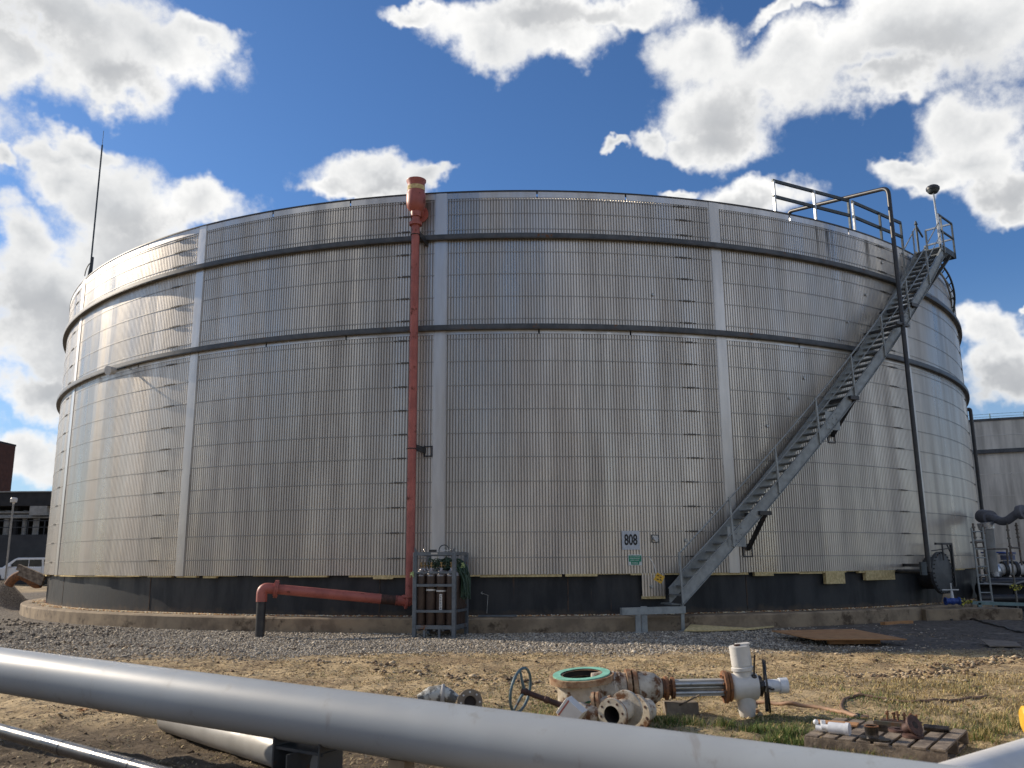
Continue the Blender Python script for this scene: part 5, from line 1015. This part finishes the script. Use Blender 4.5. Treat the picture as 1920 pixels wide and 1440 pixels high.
c=AT(26,938,58); lpz=thing('yard_lamp','white globe yard lamp on a thin post in front of the gallery','street lamp',(c.x,c.y,0)); MB().cyl((c.x,c.y,0),(c.x,c.y,c.z-.1),.06,n=10).build('post',M['rpipe'],lpz); MB().lathe((c.x,c.y,c.z-.25),up,[(0,.06),(.1,.08),(.12,.20),(.35,.22),(.42,.16),(.44,0)],20).build('lamp_head',M['lampw'],lpz)
# car
Yc=62; cz=.28; bx=AT(16,1060,Yc-1).x-2.05; 
car=thing('parked_car','white sport utility car with roof rails parked beyond the dirt heap','car',(bx+2.7,Yc,cz)); K=lambda x,z:Vector((bx+x,Yc-1,cz+z))
def cp(mat,name,poly,y0,y1,par=car,bev=0): return MB().prism([(x,z) for x,z in poly],Vector((bx,Yc+y0,cz)),Vector((1,0,0)),up,Vector((0,y1-y0,0))).build(name,mat,par,smooth=25,bevel=bev)
cp(M['carw'],'body',[(0,.55),(.05,1.0),(.3,1.10),(1.55,1.22),(5.5,1.25),(5.55,.9),(5.5,.45),(4.95,.42),(4.9,.7),(4.1,.7),(4.05,.42),(1.6,.42),(1.55,.7),(.75,.7),(.7,.42),(.1,.42)],-1.0,1.0,bev=.06)
cp(M['carw'],'cabin',[(1.5,1.20),(2.35,1.80),(2.6,1.88),(5.1,1.88),(5.35,1.75),(5.48,1.24)],-.88,.88,bev=.05)
cp(M['glass'],'side_window',[(2.0,1.28),(2.50,1.72),(3.35,1.74),(3.35,1.28)],-.905,-.87); cp(M['glass'],'side_window',[(3.42,1.28),(3.42,1.74),(4.25,1.74),(4.3,1.28)],-.905,-.87); cp(M['glass'],'side_window',[(4.45,1.30),(4.42,1.74),(5.05,1.74),(5.25,1.30)],-.905,-.87)
MB().add([Vector((bx+1.53,Yc-.8,cz+1.24)),Vector((bx+1.53,Yc+.8,cz+1.24)),Vector((bx+2.31,Yc+.74,cz+1.79)),Vector((bx+2.31,Yc-.74,cz+1.79))],[(0,1,2,3)]).build('windscreen',M['glass'],car,smooth=0)
MB().bar(K(2.75,1.95)+Vector((0,.25,0)),K(5.0,1.95)+Vector((0,.25,0)),.05,.04).bar(K(2.8,1.86)+Vector((0,.25,0)),K(2.8,1.95)+Vector((0,.25,0)),.05,.05).bar(K(4.9,1.86)+Vector((0,.25,0)),K(4.9,1.95)+Vector((0,.25,0)),.05,.05).build('roof_rail',M['black'],car)
MB().sphere(K(2.15,1.30)+Vector((0,-.05,0)),.13,12,(1,1,.7)).build('door_mirror',M['carw'],car)
for x in (1.15,4.5):
    for y in (-.92,.92): w=MB().lathe(Vector((bx+x,Yc+y-.12*(1 if y<0 else -1),cz+.38)),(0,1 if y>0 else -1,0),[(-.1,.0),(-.1,.36),(0,.39),(.13,.38),(.14,.25)],28).build('wheel',M['tyre'],car); MB().lathe(Vector((bx+x,Yc+y-.12*(1 if y<0 else -1),cz+.38)),(0,1 if y>0 else -1,0),[(.12,.25),(.13,.05),(.13,0)],20).build('rim',M['alu'],w)
for x in (2.05,3.38,4.36): MB().box(K(x,.95)+Vector((0,-.003,0)),(.012,.008,.6)).build('door_seam',M['black'],car)
# debris on the heap
Yd=31.5
o=thing('rusty_pipe_bend','rust brown curved piece of broken pipe lying on the dirt heap','pipe fitting',tuple(AT(45,1090,Yd)))
pts=[AT(16,1097,Yd),AT(24,1086,Yd),AT(38,1079,Yd),AT(52,1084,Yd),AT(66,1094,Yd),AT(76,1094,Yd)]; MB().tube(smooth_(pts),.16,14).build('bend',M['rust'],o)
for i,(a_,b_,w_,lab) in enumerate((((34,1063),(84,1084),.2,'upper pale timber beam leaning over the rusty bend'),((36,1074),(80,1094),.16,'thin pale timber beam resting on the rusty bend'))):
    p=AT(*a_,Yd-.3);q=AT(*b_,Yd-.5); o=thing('timber_beam' if i<2 else 'tarpaulin_roll',lab,'timber' if i<2 else 'tarpaulin',tuple(p)); (MB().bar(p,q,w_*.6,w_) if i<2 else MB().tube([p,p*.5+q*.5+up*.1,q],[.2,.24,.16],12)).build('beam' if i<2 else 'roll',M['conc'] if i==2 else M['timber'],o)
p=G(0,1128); q=G(62,1124); sh_=MB().bar(p+up*.12,q+up*.06,.9,.10); o=thing('dark_mat','crumpled dark mat on the ground at the left edge','mat',tuple(p)); sh_.build('mat',M['rubble'],o,smooth=0)
